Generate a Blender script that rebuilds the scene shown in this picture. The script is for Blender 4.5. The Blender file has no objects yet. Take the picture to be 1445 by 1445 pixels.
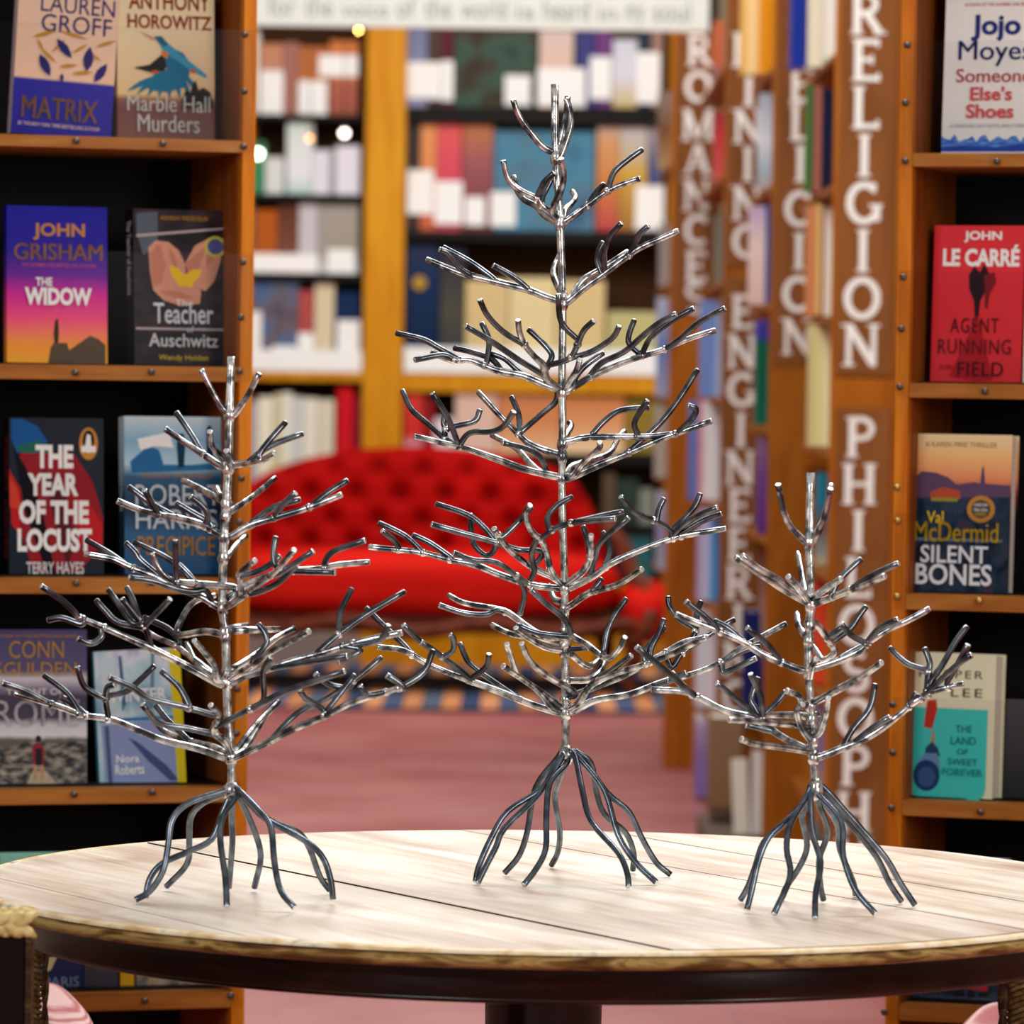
import bpy, bmesh, math, random
from mathutils import Vector, Matrix
random.seed(7)
S = bpy.context.scene
C = S.collection
PI = math.pi
rad = math.radians

# ---------------- camera ----------------
F = 6900.0; HALF = 722.5
D0 = 4.61; EYE = 1.242; TOP = 0.770          # distance to the table's middle, eye height, table height
cam_d = bpy.data.cameras.new('camera'); cam = bpy.data.objects.new('camera', cam_d); C.objects.link(cam)
cam_d.sensor_width = 36.0; cam_d.sensor_fit = 'HORIZONTAL'; cam_d.lens = 36.0 * F / 1445.0
cam_d.clip_start = 0.1; cam_d.clip_end = 100
CM = Matrix.Translation((0, -D0, EYE)) @ Matrix.Rotation(rad(90 - 1.515), 4, 'X') @ Matrix.Rotation(0.0142, 4, 'Z')
cam.matrix_world = CM
cam_d.dof.use_dof = True; cam_d.dof.focus_distance = 4.78; cam_d.dof.aperture_fstop = 10.8
S.camera = cam

# ---------------- light and exposure ----------------
S.view_settings.view_transform = 'Standard'; S.view_settings.look = 'None'
S.view_settings.gamma = 1.0; S.view_settings.use_curve_mapping = False
S.view_settings.exposure = 0.0
w = bpy.data.worlds.new('daylight'); S.world = w; w.use_nodes = True
w.node_tree.nodes['Background'].inputs[0].default_value = (1.0, 0.97, 0.94, 1)
w.node_tree.nodes['Background'].inputs[1].default_value = 0.40
def area(name, loc, aim, sx, sy, power, col=(1, 1, 1)):
    l = bpy.data.lights.new(name, 'AREA'); l.shape = 'RECTANGLE'; l.size = sx; l.size_y = sy
    l.energy = power; l.color = col
    o = bpy.data.objects.new(name, l); C.objects.link(o); o.location = loc
    o.rotation_euler = (Vector(aim) - Vector(loc)).to_track_quat('-Z', 'Y').to_euler()
    return o
area('skylight_over_table', (0.5, 1.2, 3.3), (0.0, 0.0, 0.77), 2.4, 1.0, 108, (1, .97, .94))
area('window_behind_viewer', (-2.6, -5.2, 3.1), (0.2, 1.5, 0.9), 1.6, 1.6, 110, (.90, .95, 1))
area('window_beside_viewer', (2.6, -3.2, 2.2), (0.2, 1.5, 0.9), 0.8, 1.8, 60, (1, .95, .9))
area('skylight_over_aisle', (0.0, 9.5, 3.8), (0, 9.8, 0), 3.0, 6.0, 165, (1, .97, .95))
area('lamps_before_far_case', (0.0, 13.6, 3.2), (0, 16.8, .9), 3.0, 1.0, 95, (1, .96, .90))

area('added_fill_on_signs', (-.5, 3.4, 3.2), (.6, 9.0, 1.2), 1.6, .6, 84, (1, .97, .93))  # added fill with no seen source, brightens the sign letters and sofa

# ---------------- placing helpers: a pixel of the photograph at a real distance ----------------
def W(px, py, d):
    return CM @ Vector(((px - HALF) / F * d, -(py - HALF) / F * d, -d))
CO = CM.translation.copy()
def ray(px, py):
    return (W(px, py, 1.0) - CO)
def on_z(px, py, z):
    r = ray(px, py); return CO + r * ((z - CO.z) / r.z)
def depth_z(px, py, z):
    r = ray(px, py); return (z - CO.z) / r.z
def px_m(d): return d / F

# ---------------- objects ----------------
def put(name, me, mats, parent=None, mat=None):
    o = bpy.data.objects.new(name, me); C.objects.link(o)
    if mats is not None and not me.materials:
        for m in (mats if isinstance(mats, (list, tuple)) else [mats]): me.materials.append(m)
    if mat is not None: o.matrix_local = mat
    if parent is not None: o.parent = parent
    return o
def from_bm(name, bm, mats, parent=None, smooth=False, mat=None):
    me = bpy.data.meshes.new(name); bm.normal_update(); bm.to_mesh(me); bm.free()
    if smooth:
        for p in me.polygons: p.use_smooth = True
    return put(name, me, mats, parent, mat)
def thing(name, label, cat, loc=(0, 0, 0), rz=0.0, group=None):
    o = bpy.data.objects.new(name, None); C.objects.link(o); o.empty_display_size = .05
    o.location = loc; o.rotation_euler = (0, 0, rz)
    o['label'] = label; o['category'] = cat
    if group: o['group'] = group
    return o
def tag(o, label, cat, group=None):
    o['label'] = label; o['category'] = cat
    if group: o['group'] = group
    return o
def box(bm, x0, x1, y0, y1, z0, z1, bev=0.0, mi=0, M=None):
    b2 = bmesh.new()
    bmesh.ops.create_cube(b2, size=1.0)
    for v in b2.verts:
        v.co = Vector((x0 + (v.co.x + .5) * (x1 - x0), y0 + (v.co.y + .5) * (y1 - y0), z0 + (v.co.z + .5) * (z1 - z0)))
    if bev > 0:
        bmesh.ops.bevel(b2, geom=b2.edges[:], offset=bev, segments=2, profile=.6, affect='EDGES')
    vs = {}
    for v in b2.verts: vs[v] = bm.verts.new(M @ v.co if M else v.co)
    for f in b2.faces:
        nf = bm.faces.new([vs[v] for v in f.verts]); nf.material_index = mi
    b2.free()
def box_obj(name, dims, m, parent=None, bev=0.0):
    bm = bmesh.new(); box(bm, *dims, bev=bev); return from_bm(name, bm, m, parent)
def ball(bm, c, r, seg=10, mi=0, sc=(1, 1, 1)):
    M = Matrix.Translation(c) @ Matrix.Diagonal((sc[0], sc[1], sc[2], 1))
    r_ = bmesh.ops.create_uvsphere(bm, u_segments=seg, v_segments=max(4, seg * 2 // 3), radius=r, matrix=M)
    for f in set(f for v in r_['verts'] for f in v.link_faces): f.material_index = mi
def lathe(bm, prof, seg=96, c=(0, 0), a0=0.0, a1=2 * PI):
    rings = []
    full = abs(a1 - a0 - 2 * PI) < 1e-6
    n = seg if full else seg + 1
    for i in range(n):
        a = a0 + (a1 - a0) * i / seg
        rings.append([bm.verts.new((c[0] + r * math.cos(a), c[1] + r * math.sin(a), z)) for r, z in prof])
    for i in range(seg):
        A = rings[i]; B = rings[(i + 1) % n]
        for j in range(len(prof) - 1):
            bm.faces.new((A[j], B[j], B[j + 1], A[j + 1]))
def catmull(P, R, n=4):
    if len(P) < 3: return P, R
    out, ro = [], []
    Q = [P[0] * 2 - P[1]] + P + [P[-1] * 2 - P[-2]]
    for i in range(1, len(Q) - 2):
        p0, p1, p2, p3 = Q[i - 1:i + 3]
        for k in range(n):
            t = k / n
            out.append(.5 * ((2 * p1) + (p2 - p0) * t + (2 * p0 - 5 * p1 + 4 * p2 - p3) * t * t + (3 * p1 - p0 - 3 * p2 + p3) * t ** 3))
            ro.append(R[i - 1] + (R[i] - R[i - 1]) * t)
    out.append(P[-1]); ro.append(R[-1])
    return out, ro
def tube(bm, P, R, seg=10, cap_mi=0, mi=0, n=4, dome=True):
    if isinstance(R, (int, float)): R = [R] * len(P)
    P, R = catmull(P, R, n)
    if dome:
        d = (P[-1] - P[-2]).normalized()
        P = P + [P[-1] + d * R[-1] * .22]; R = R + [R[-1] * .80]
    T = [(P[min(i + 1, len(P) - 1)] - P[max(i - 1, 0)]).normalized() for i in range(len(P))]
    u = T[0].orthogonal().normalized(); rings = []
    for i, p in enumerate(P):
        u = (u - T[i] * u.dot(T[i])).normalized(); v = T[i].cross(u)
        rings.append([bm.verts.new(p + (u * math.cos(2 * PI * k / seg) + v * math.sin(2 * PI * k / seg)) * R[i]) for k in range(seg)])
    for i in range(len(rings) - 1):
        for k in range(seg):
            f = bm.faces.new((rings[i][k], rings[i][(k + 1) % seg], rings[i + 1][(k + 1) % seg], rings[i + 1][k]))
            f.smooth = True; f.material_index = cap_mi if (dome and i == len(rings) - 2) else mi
    f = bm.faces.new(rings[-1]); f.material_index = cap_mi
    f = bm.faces.new(list(reversed(rings[0]))); f.material_index = mi

# ---------------- materials ----------------
def lin(c):
    if isinstance(c, str):
        c = tuple(int(c[i:i + 2], 16) / 255 for i in (0, 2, 4))
    return tuple(x / 12.92 if x <= .04045 else ((x + .055) / 1.055) ** 2.4 for x in c) + (1,)
_m = {}
def flat(c, rough=.5, metal=0.0, spec=.06, emit=0.0):
    k = (str(c), rough, metal, spec, emit)
    if k in _m: return _m[k]
    m = bpy.data.materials.new('paint_' + str(len(_m))); m.use_nodes = True
    b = m.node_tree.nodes['Principled BSDF']
    b.inputs['Base Color'].default_value = lin(c); b.inputs['Roughness'].default_value = rough
    b.inputs['Metallic'].default_value = metal; b.inputs['Specular IOR Level'].default_value = spec
    if emit: b.inputs['Emission Color'].default_value = lin(c); b.inputs['Emission Strength'].default_value = emit
    _m[k] = m; return m
def N(m, t, **kw):
    n = m.node_tree.nodes.new(t)
    for k, v in kw.items():
        if k in n.inputs.keys() if hasattr(n.inputs, 'keys') else False: n.inputs[k].default_value = v
        else: setattr(n, k, v)
    return n
def ramp(m, stops, interp='LINEAR'):
    n = m.node_tree.nodes.new('ShaderNodeValToRGB'); r = n.color_ramp; r.interpolation = interp
    while len(r.elements) > 1: r.elements.remove(r.elements[0])
    r.elements[0].position = stops[0][0]; r.elements[0].color = lin(stops[0][1])
    for p, c in stops[1:]:
        e = r.elements.new(p); e.color = lin(c)
    return n
def grain(name, cols, scale=(1, 1, 12), nscale=6.0, rough=.45, bump=.15, detail=6, dist=1.2, coords='Object', spec=.1):
    """wood: noise stretched along the grain"""
    m = bpy.data.materials.new(name); m.use_nodes = True; nt = m.node_tree; L = nt.links.new
    b = nt.nodes['Principled BSDF']; b.inputs['Roughness'].default_value = rough; b.inputs['Specular IOR Level'].default_value = spec
    tc = nt.nodes.new('ShaderNodeTexCoord'); mp = nt.nodes.new('ShaderNodeMapping'); mp.inputs['Scale'].default_value = scale
    L(tc.outputs[coords], mp.inputs[0])
    n = nt.nodes.new('ShaderNodeTexNoise'); n.inputs['Scale'].default_value = nscale; n.inputs['Detail'].default_value = detail
    n.inputs['Distortion'].default_value = dist; L(mp.outputs[0], n.inputs['Vector'])
    k = len(cols); r = ramp(m, [(.28 + .44 * i / (k - 1), c) for i, c in enumerate(cols)]); L(n.outputs[0], r.inputs[0])
    L(r.outputs[0], b.inputs['Base Color'])
    bp = nt.nodes.new('ShaderNodeBump'); bp.inputs['Strength'].default_value = bump; bp.inputs['Distance'].default_value = .002
    L(n.outputs[0], bp.inputs['Height']); L(bp.outputs[0], b.inputs['Normal'])
    return m
def grad(stops, rough=.35, noise=0.0, nscale=8.0, axis='Z'):
    m = bpy.data.materials.new('printed_cover'); m.use_nodes = True; nt = m.node_tree; L = nt.links.new
    b = nt.nodes['Principled BSDF']; b.inputs['Roughness'].default_value = rough; b.inputs['Specular IOR Level'].default_value = .05
    tc = nt.nodes.new('ShaderNodeTexCoord'); sp = nt.nodes.new('ShaderNodeSeparateXYZ'); L(tc.outputs['Generated'], sp.inputs[0])
    out = sp.outputs[axis]
    if noise:
        n = nt.nodes.new('ShaderNodeTexNoise'); n.inputs['Scale'].default_value = nscale; n.inputs['Detail'].default_value = 5
        L(tc.outputs['Generated'], n.inputs['Vector'])
        a = nt.nodes.new('ShaderNodeMath'); a.operation = 'MULTIPLY_ADD'; L(n.outputs[0], a.inputs[0]); a.inputs[1].default_value = noise
        s = nt.nodes.new('ShaderNodeMath'); s.operation = 'SUBTRACT'; L(sp.outputs[axis], s.inputs[0]); s.inputs[1].default_value = noise * .5
        L(s.outputs[0], a.inputs[2]); out = a.outputs[0]
    r = ramp(m, stops); L(out, r.inputs[0]); L(r.outputs[0], b.inputs['Base Color'])
    return m
def cloud(cols, nscale=4.0, rough=.4, sx=(1, 1, 1), detail=6):
    m = bpy.data.materials.new('printed_picture'); m.use_nodes = True; nt = m.node_tree; L = nt.links.new
    b = nt.nodes['Principled BSDF']; b.inputs['Roughness'].default_value = rough; b.inputs['Specular IOR Level'].default_value = .05
    tc = nt.nodes.new('ShaderNodeTexCoord'); mp = nt.nodes.new('ShaderNodeMapping'); mp.inputs['Scale'].default_value = sx
    L(tc.outputs['Generated'], mp.inputs[0])
    n = nt.nodes.new('ShaderNodeTexNoise'); n.inputs['Scale'].default_value = nscale; n.inputs['Detail'].default_value = detail; L(mp.outputs[0], n.inputs['Vector'])
    k = len(cols); r = ramp(m, [(.3 + .4 * i / max(1, k - 1), c) for i, c in enumerate(cols)]); L(n.outputs[0], r.inputs[0]); L(r.outputs[0], b.inputs['Base Color'])
    return m

def steel(name, lo, hi, rough, mixpos=(.42, .62), nscale=160, bump=.25, warm=None):
    m = bpy.data.materials.new(name); m.use_nodes = True; nt = m.node_tree; L = nt.links.new
    b = nt.nodes['Principled BSDF']; b.inputs['Metallic'].default_value = 1.0
    tc = nt.nodes.new('ShaderNodeTexCoord')
    n = nt.nodes.new('ShaderNodeTexNoise'); n.inputs['Scale'].default_value = nscale; n.inputs['Detail'].default_value = 3
    L(tc.outputs['Object'], n.inputs['Vector'])
    st = [(mixpos[0], lo), (mixpos[1], hi)]
    r = ramp(m, st); L(n.outputs[0], r.inputs[0]); L(r.outputs[0], b.inputs['Base Color'])
    b.inputs['Roughness'].default_value = rough
    bp = nt.nodes.new('ShaderNodeBump'); bp.inputs['Strength'].default_value = bump; bp.inputs['Distance'].default_value = .001
    n2 = nt.nodes.new('ShaderNodeTexNoise'); n2.inputs['Scale'].default_value = nscale * 2.0; L(tc.outputs['Object'], n2.inputs['Vector'])
    L(n2.outputs[0], bp.inputs['Height']); L(bp.outputs[0], b.inputs['Normal'])
    return m
M_TWIG = steel('dark_steel', (.27, .28, .30), (.52, .54, .57), .22, (.40, .70), 60, .06)
M_BOUGH = steel('mottled_steel', (.30, .31, .33), (.92, .92, .92), .20, (.40, .64), 75, .12)
M_TRUNK = steel('silvered_steel', (.42, .43, .45), (.97, .97, .96), .22, (.38, .56), 80, .4)
M_ROOT = steel('blued_steel', (.30, .33, .37), (.50, .54, .59), .26, (.40, .68), 60, .06)
M_TIP = steel('bare_steel_end', (.85, .85, .85), (1, 1, 1), .35, (.4, .6), 300, .2)

ORANGE = grain('orange_stained_wood', ('a8540c', 'c26c12', 'd4801e'), (6, 6, .8), 5, .42, .1)
ORANGE_H = grain('orange_stained_shelf_wood', ('98581e', 'b26e2c', 'c4843c'), (.8, 6, 6), 5, .4, .1)
OCHRE = grain('ochre_wood', ('bc780a', 'cc8810', 'd6981c'), (5, 5, .6), 3, .5, .05)
OCHRE_D = grain('dark_ochre_wood', ('8e4a08', 'a45a10', 'b5701c'), (5, 5, .6), 3, .5, .05)
BROWNW = grain('brown_panel_wood', ('84480a', '9a5810', 'ac6a1a'), (5, 5, .6), 3, .5, .05)
PLATE = grain('brown_sign_board', ('70421a', '814e24', '90592c'), (3, 3, .8), 3, .5, .03)
DARKIN = flat('0d0907', .7, 0, .2)
SCREW = flat('55504c', .3, .9)
BRASS = flat('a98a50', .3, .9)
WHITE = flat('f2f2f0', .6)
PAPER = flat('efe9d8', .8)
SIGNW = flat('f1efea', .6)
# ---------------- lettering ----------------
_txt = {}
def text_geo(s, bold=0.0, space=1.0):
    if 'M' in s or 'm' in s: bold = 0.0
    k = (s, bold, space)
    if k not in _txt:
        cu = bpy.data.curves.new('lettering', 'FONT'); cu.body = s; cu.offset = bold; cu.space_character = space
        cu.resolution_u = 3; cu.fill_mode = 'FRONT'
        o = bpy.data.objects.new('lettering', cu); C.objects.link(o)
        me = bpy.data.meshes.new_from_object(o)
        bpy.data.objects.remove(o)
        vs = [v.co.copy() for v in me.vertices]; fs = [tuple(p.vertices) for p in me.polygons]
        bpy.data.meshes.remove(me)
        x0 = min(v.x for v in vs); x1 = max(v.x for v in vs); y0 = min(v.y for v in vs); y1 = max(v.y for v in vs)
        _txt[k] = ([((v.x - x0) / (x1 - x0), (v.y - y0) / (y1 - y0)) for v in vs], fs)
    return _txt[k]
def lettering(name, s, x0, x1, z0, z1, m, parent, y=-.001, bold=.02, space=1.0, slant=0.0):
    vs, fs = text_geo(s, bold, space)
    if bold > 0 and ('M' in s or 'm' in s):      # bold letters with an M: the same outline laid a hair apart three times
        e = .35 * bold * (z1 - z0) / (x1 - x0); n0 = len(vs)
        vs = [(u + k * e, v) for k in (-1, 0, 1) for u, v in vs]; fs = [tuple(i + k * n0 for i in f) for k in range(3) for f in fs]
    me = bpy.data.meshes.new(name)
    me.from_pydata([(x0 + (u + slant * (v - .5)) * (x1 - x0), y, z0 + v * (z1 - z0)) for u, v in vs], [], fs)
    return put(name, me, m, parent)
# slab letters for the signs: strokes in a unit box (x0,y0,x1,y1,half width), arcs (cx,cy,rx,ry,a0,a1,half width), serif bars
TH = .092
def _arc(cx, cy, rx, ry, a0, a1, n=14): return [(cx + rx * math.cos(rad(a0 + (a1 - a0) * i / n)), cy + ry * math.sin(rad(a0 + (a1 - a0) * i / n))) for i in range(n + 1)]
def _s(x): return [(x - .16, .03), (x + .16, .03)], [(x - .16, .97), (x + .16, .97)]
GLW = .85
GL = {
 'I': (.34, [([(.17, 0), (.17, 1)], TH)], [(.17, 0), (.17, 1)]),
 'L': (.62, [([(.17, 0), (.17, 1)], TH), ([(.17, .07), (.58, .07)], .07), ([(.58, .0), (.58, .22)], .04)], [(.17, 0), (.17, 1)]),
 'E': (.66, [([(.17, 0), (.17, 1)], TH), ([(.17, .07), (.60, .07)], .07), ([(.17, .93), (.58, .93)], .07), ([(.17, .51), (.46, .51)], .06), ([(.60, 0), (.60, .2)], .04), ([(.58, 1), (.58, .8)], .04), ([(.46, .40), (.46, .62)], .035)], [(.17, 0), (.17, 1)]),
 'R': (.74, [([(.17, 0), (.17, 1)], TH), ([(.17, .94)] + _arc(.36, .72, .20, .22, 90, -90) + [(.17, .5)], .075), ([(.36, .5), (.66, .03)], .09)], [(.17, 0), (.17, 1), (.66, 0)]),
 'P': (.68, [([(.17, 0), (.17, 1)], TH), ([(.17, .94)] + _arc(.38, .71, .22, .23, 90, -90) + [(.17, .48)], .075)], [(.17, 0), (.17, 1)]),
 'H': (.80, [([(.16, 0), (.16, 1)], TH), ([(.64, 0), (.64, 1)], TH), ([(.16, .5), (.64, .5)], .06)], [(.16, 0), (.16, 1), (.64, 0), (.64, 1)]),
 'N': (.80, [([(.13, 0), (.13, 1)], .065), ([(.66, 0), (.66, 1)], .065), ([(.13, .95), (.66, .05)], .10)], [(.13, 0), (.10, 1), (.66, 1)]),
 'M': (.94, [([(.14, 0), (.14, 1)], .07), ([(.80, 0), (.80, 1)], TH), ([(.14, .97), (.47, .08)], .09), ([(.47, .08), (.80, .97)], .06)], [(.14, 0), (.80, 0), (.14, 1), (.80, 1)]),
 'A': (.80, [([(.40, .98), (.12, .02)], .06), ([(.40, .98), (.68, .02)], .10), ([(.22, .32), (.58, .32)], .05)], [(.12, 0), (.68, 0)]),
 'O': (.84, [(_arc(.42, .5, .32, .43, 0, 360, 26), .09)], []),
 'C': (.74, [(_arc(.41, .5, .31, .43, 50, 310, 20), .09), ([(.62, .98), (.62, .72)], .045)], []),
 'G': (.80, [(_arc(.41, .5, .31, .43, 48, 325, 20), .09), ([(.68, .08), (.68, .44)], .09), ([(.52, .44), (.80, .44)], .045), ([(.62, .98), (.62, .74)], .045)], []),
 'S': (.62, [(_arc(.31, .71, .21, .22, 40, 270, 14) + _arc(.31, .27, .22, .22, 90, -140, 14)[1:], .08)], []),
 'Y': (.80, [([(.40, 0), (.40, .5)], TH), ([(.40, .5), (.12, .98)], .085), ([(.40, .5), (.68, .98)], .06)], [(.40, 0), (.12, 1), (.68, 1)]),
}
_gl = {}
def glyph_mesh(ch, h):
    k = (ch, round(h, 4))
    if k in _gl: return _gl[k]
    wd, strokes, serifs = GL[ch]; V = []; Fc = []; t = .0015
    def quad(pts, hw):
        P = [Vector(p) for p in pts]; n = len(P); base = len(V); L_ = []; k_ = -.00012 * len(Fc) / 8
        for i, p in enumerate(P):
            a = P[max(i - 1, 0)]; b = P[min(i + 1, n - 1)]; d = (b - a).normalized() if (b - a).length else Vector((0, 1)); nn = Vector((-d.y, d.x)) * hw * GLW
            L_ += [p + nn, p - nn]
        for p in L_: V.append((((p.x - wd / 2) * h * 1.10), k_, (p.y - .5) * h))
        for p in L_: V.append((((p.x - wd / 2) * h * 1.10), t + k_, (p.y - .5) * h))
        m = len(L_)
        for i in range(n - 1):
            a = base + 2 * i
            Fc.append((a, a + 1, a + 3, a + 2)); Fc.append((a + m, a + m + 2, a + m + 3, a + m + 1))
            Fc.append((a, a + 2, a + m + 2, a + m)); Fc.append((a + 1, a + m + 1, a + m + 3, a + 3))
    for pts, hw in strokes: quad(pts, hw)
    for x, y in serifs:
        yy = .035 if y == 0 else .965
        quad([(x - .14, yy), (x + .14, yy)], .03)
    me = bpy.data.meshes.new('letter'); me.from_pydata(V, [], Fc); me.materials.append(SIGNW)
    _gl[k] = me; return me
# ---------------- setting: floor and walls ----------------
def floor_mat():
    m = bpy.data.materials.new('rose_clay_tiles'); m.use_nodes = True; nt = m.node_tree; L = nt.links.new
    b = nt.nodes['Principled BSDF']; b.inputs['Roughness'].default_value = .42
    tc = nt.nodes.new('ShaderNodeTexCoord')
    br = nt.nodes.new('ShaderNodeTexBrick'); br.inputs['Scale'].default_value = 1.0
    br.inputs['Brick Width'].default_value = .9; br.inputs['Row Height'].default_value = .22; br.inputs['Mortar Size'].default_value = .006
    br.inputs['Color1'].default_value = lin('b4605a'); br.inputs['Color2'].default_value = lin('984644'); br.inputs['Mortar'].default_value = lin('94484a')
    L(tc.outputs['Object'], br.inputs['Vector'])
    n = nt.nodes.new('ShaderNodeTexNoise'); n.inputs['Scale'].default_value = 2.2; n.inputs['Detail'].default_value = 7; L(tc.outputs['Object'], n.inputs['Vector'])
    r = ramp(m, [(.3, '985054'), (.5, 'b47274'), (.7, 'ca9290')]); L(n.outputs[0], r.inputs[0])
    mx = nt.nodes.new('ShaderNodeMix'); mx.data_type = 'RGBA'; mx.inputs[0].default_value = .55
    L(br.outputs[0], mx.inputs[6]); L(r.outputs[0], mx.inputs[7]); L(mx.outputs[2], b.inputs['Base Color'])
    return m
def structure(o): o['kind'] = 'structure'; return o
structure(box_obj('floor', (-5, 5, -6, 18.2, -.1, 0), floor_mat()))
structure(box_obj('wall_back', (-5, 5, 18.0, 18.15, 0, 4.2), flat('c8bca4', .8)))
structure(box_obj('wall_left', (-5.1, -5, -6, 18.15, 0, 4.2), flat('bdb09a', .8)))
structure(box_obj('wall_right', (5, 5.1, -6, 18.15, 0, 4.2), flat('bdb09a', .8)))

# ---------------- round table ----------------
TX, TY, TR = .046, 0.0, .553
def table_mats():
    m = bpy.data.materials.new('scrubbed_tabletop_wood'); m.use_nodes = True; nt = m.node_tree; L = nt.links.new
    b = nt.nodes['Principled BSDF']; b.inputs['Roughness'].default_value = .34; b.inputs['Specular IOR Level'].default_value = .5
    tc = nt.nodes.new('ShaderNodeTexCoord')
    mp = nt.nodes.new('ShaderNodeMapping'); mp.inputs['Rotation'].default_value = (0, 0, rad(SEAM_A)); L(tc.outputs['Object'], mp.inputs[0])
    mp2 = nt.nodes.new('ShaderNodeMapping'); mp2.inputs['Scale'].default_value = (2.2, 26, 4); L(mp.outputs[0], mp2.inputs[0])
    n = nt.nodes.new('ShaderNodeTexNoise'); n.inputs['Scale'].default_value = 1.6; n.inputs['Detail'].default_value = 8; n.inputs['Distortion'].default_value = .6
    L(mp2.outputs[0], n.inputs['Vector'])
    r = ramp(m, [(.28, 'cdb8a0'), (.45, 'e4d8c8'), (.62, 'f2ebe2')]); L(n.outputs[0], r.inputs[0])
    n2 = nt.nodes.new('ShaderNodeTexNoise'); n2.inputs['Scale'].default_value = 5.0; n2.inputs['Detail'].default_value = 6; n2.inputs['Distortion'].default_value = .8
    mp3 = nt.nodes.new('ShaderNodeMapping'); mp3.inputs['Scale'].default_value = (.8, 2.2, 1); L(mp.outputs[0], mp3.inputs[0]); L(mp3.outputs[0], n2.inputs['Vector'])
    r2 = ramp(m, [(.32, 'b4937c'), (.43, 'dac6b6'), (.55, 'f8f3ec')]); L(n2.outputs[0], r2.inputs[0])
    mx = nt.nodes.new('ShaderNodeMix'); mx.data_type = 'RGBA'; mx.blend_type = 'MULTIPLY'; mx.inputs[0].default_value = .6
    L(r.outputs[0], mx.inputs[6]); L(r2.outputs[0], mx.inputs[7]); L(mx.outputs[2], b.inputs['Base Color'])
    bp = nt.nodes.new('ShaderNodeBump'); bp.inputs['Strength'].default_value = .12; bp.inputs['Distance'].default_value = .001
    L(n.outputs[0], bp.inputs['Height']); L(bp.outputs[0], b.inputs['Normal'])
    return m
a = on_z(210, 1189, TOP); b_ = on_z(900, 1330, TOP)
SD = Vector((b_.x - a.x, b_.y - a.y)).normalized(); SN = Vector((-SD.y, SD.x))
SEAM_A = -math.degrees(math.atan2(SD.y, SD.x))
def off(px, py):
    p = on_z(px, py, TOP); return Vector((p.x - TX, p.y - TY)).dot(SN)
seams = sorted([off(500, 1248), off(1118, 1254), off(1060, 1208), off(190, 1282)])
TABLE = thing('round_table', 'round pedestal table with scrubbed pale plank top and near-black apron', 'table', (TX, TY, 0))
M_TOP = table_mats()
RI = TR - .013
STEP = [-.0013, -.0012, 0.0, .0003, .0006, .0006, .0006]
M_GAP = flat('2a1a0e', .8)
edges = [-RI - 1] + seams + [RI + 1]
for e0, e1 in zip(edges, edges[1:]):
    lo = max(e0, -RI) + (.0005 if e0 > -RI else 0); hi = min(e1, RI) - (.0005 if e1 < RI else 0)
    if hi - lo < .01: continue
    pts = []
    n = 44
    for i in range(n + 1):
        s = lo + (hi - lo) * i / n if True else 0
        # denser near the rim ends
        s = lo + (hi - lo) * (.5 - .5 * math.cos(PI * i / n))
        pts.append((math.sqrt(max(RI * RI - s * s, 0)), s))
    poly = pts + [(-x, s) for x, s in reversed(pts)]
    cl = []
    for p in poly:
        if not cl or math.hypot(p[0] - cl[-1][0], p[1] - cl[-1][1]) > 1e-5: cl.append(p)
    if math.hypot(cl[0][0] - cl[-1][0], cl[0][1] - cl[-1][1]) < 1e-5: cl.pop()
    bm = bmesh.new(); dz = STEP.pop(0)
    X = lambda t, s: (SD.x * t + SN.x * s, SD.y * t + SN.y * s)
    top = [bm.verts.new((*X(t, s), TOP + dz)) for t, s in cl]; bot = [bm.verts.new((*X(t, s), TOP - .018)) for t, s in cl]
    f = bm.faces.new(top); bm.faces.new(list(reversed(bot)))
    for i in range(len(cl)):
        j = (i + 1) % len(cl); bm.faces.new((top[i], bot[i], bot[j], top[j])).material_index = 1
    if f.normal.z < 0: bmesh.ops.reverse_faces(bm, faces=bm.faces[:])
    bmesh.ops.recalc_face_normals(bm, faces=bm.faces[:])
    from_bm('plank', bm, [M_TOP, M_GAP], TABLE)
M_EDGE = grain('worn_gilt_brown_edge', ('3a2410', '6e4c24', 'a88850', '543818'), (7, 7, 40), 2.2, .38, .5)
M_LIP = grain('worn_pale_lip', ('b9925c', 'd7b98c', 'e8d8ba', '9c9486'), (9, 9, 9), 2.5, .35, .2)
bm = bmesh.new(); lathe(bm, [(RI + .0004, TOP - .016), (RI + .0004, TOP - .0004), (RI + .006, TOP - .0006), (TR - .004, TOP - .0022), (TR - .003, TOP - .0045)], 160)
from_bm('edge_lip', bm, M_LIP, TABLE, True)
bm = bmesh.new(); lathe(bm, [(TR - .0035, TOP - .0035), (TR - .008, TOP - .0055), (TR - .0015, TOP - .0075), (TR, TOP - .0105), (TR, TOP - .0125), (TR - .004, TOP - .0160), (TR - .012, TOP - .0178), (TR - .05, TOP - .0178)], 160)
from_bm('edge_moulding', bm, M_EDGE, TABLE, True)
M_APR = grain('near_black_polished_wood', ('0c0402', '1a0a04', '341608'), (2, 2, 14), 3, .25, .1, spec=.35)
bm = bmesh.new(); AR = TR * .905
lathe(bm, [(AR - .02, TOP - .0175), (AR, TOP - .0175), (AR + .001, TOP - .021), (AR, TOP - .045), (AR + .004, TOP - .047), (AR + .004, TOP - .050), (AR - .002, TOP - .052), (AR - .022, TOP - .052), (AR - .022, TOP - .03)], 128)
from_bm('apron', bm, M_APR, TABLE, True)
box_obj('crossbar', (-.44, .44, -.03, .03, TOP - .05, TOP - .021), M_APR, TABLE)
bm = bmesh.new(); cx = (777 - 722.5) / F * D0 - TX
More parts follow.
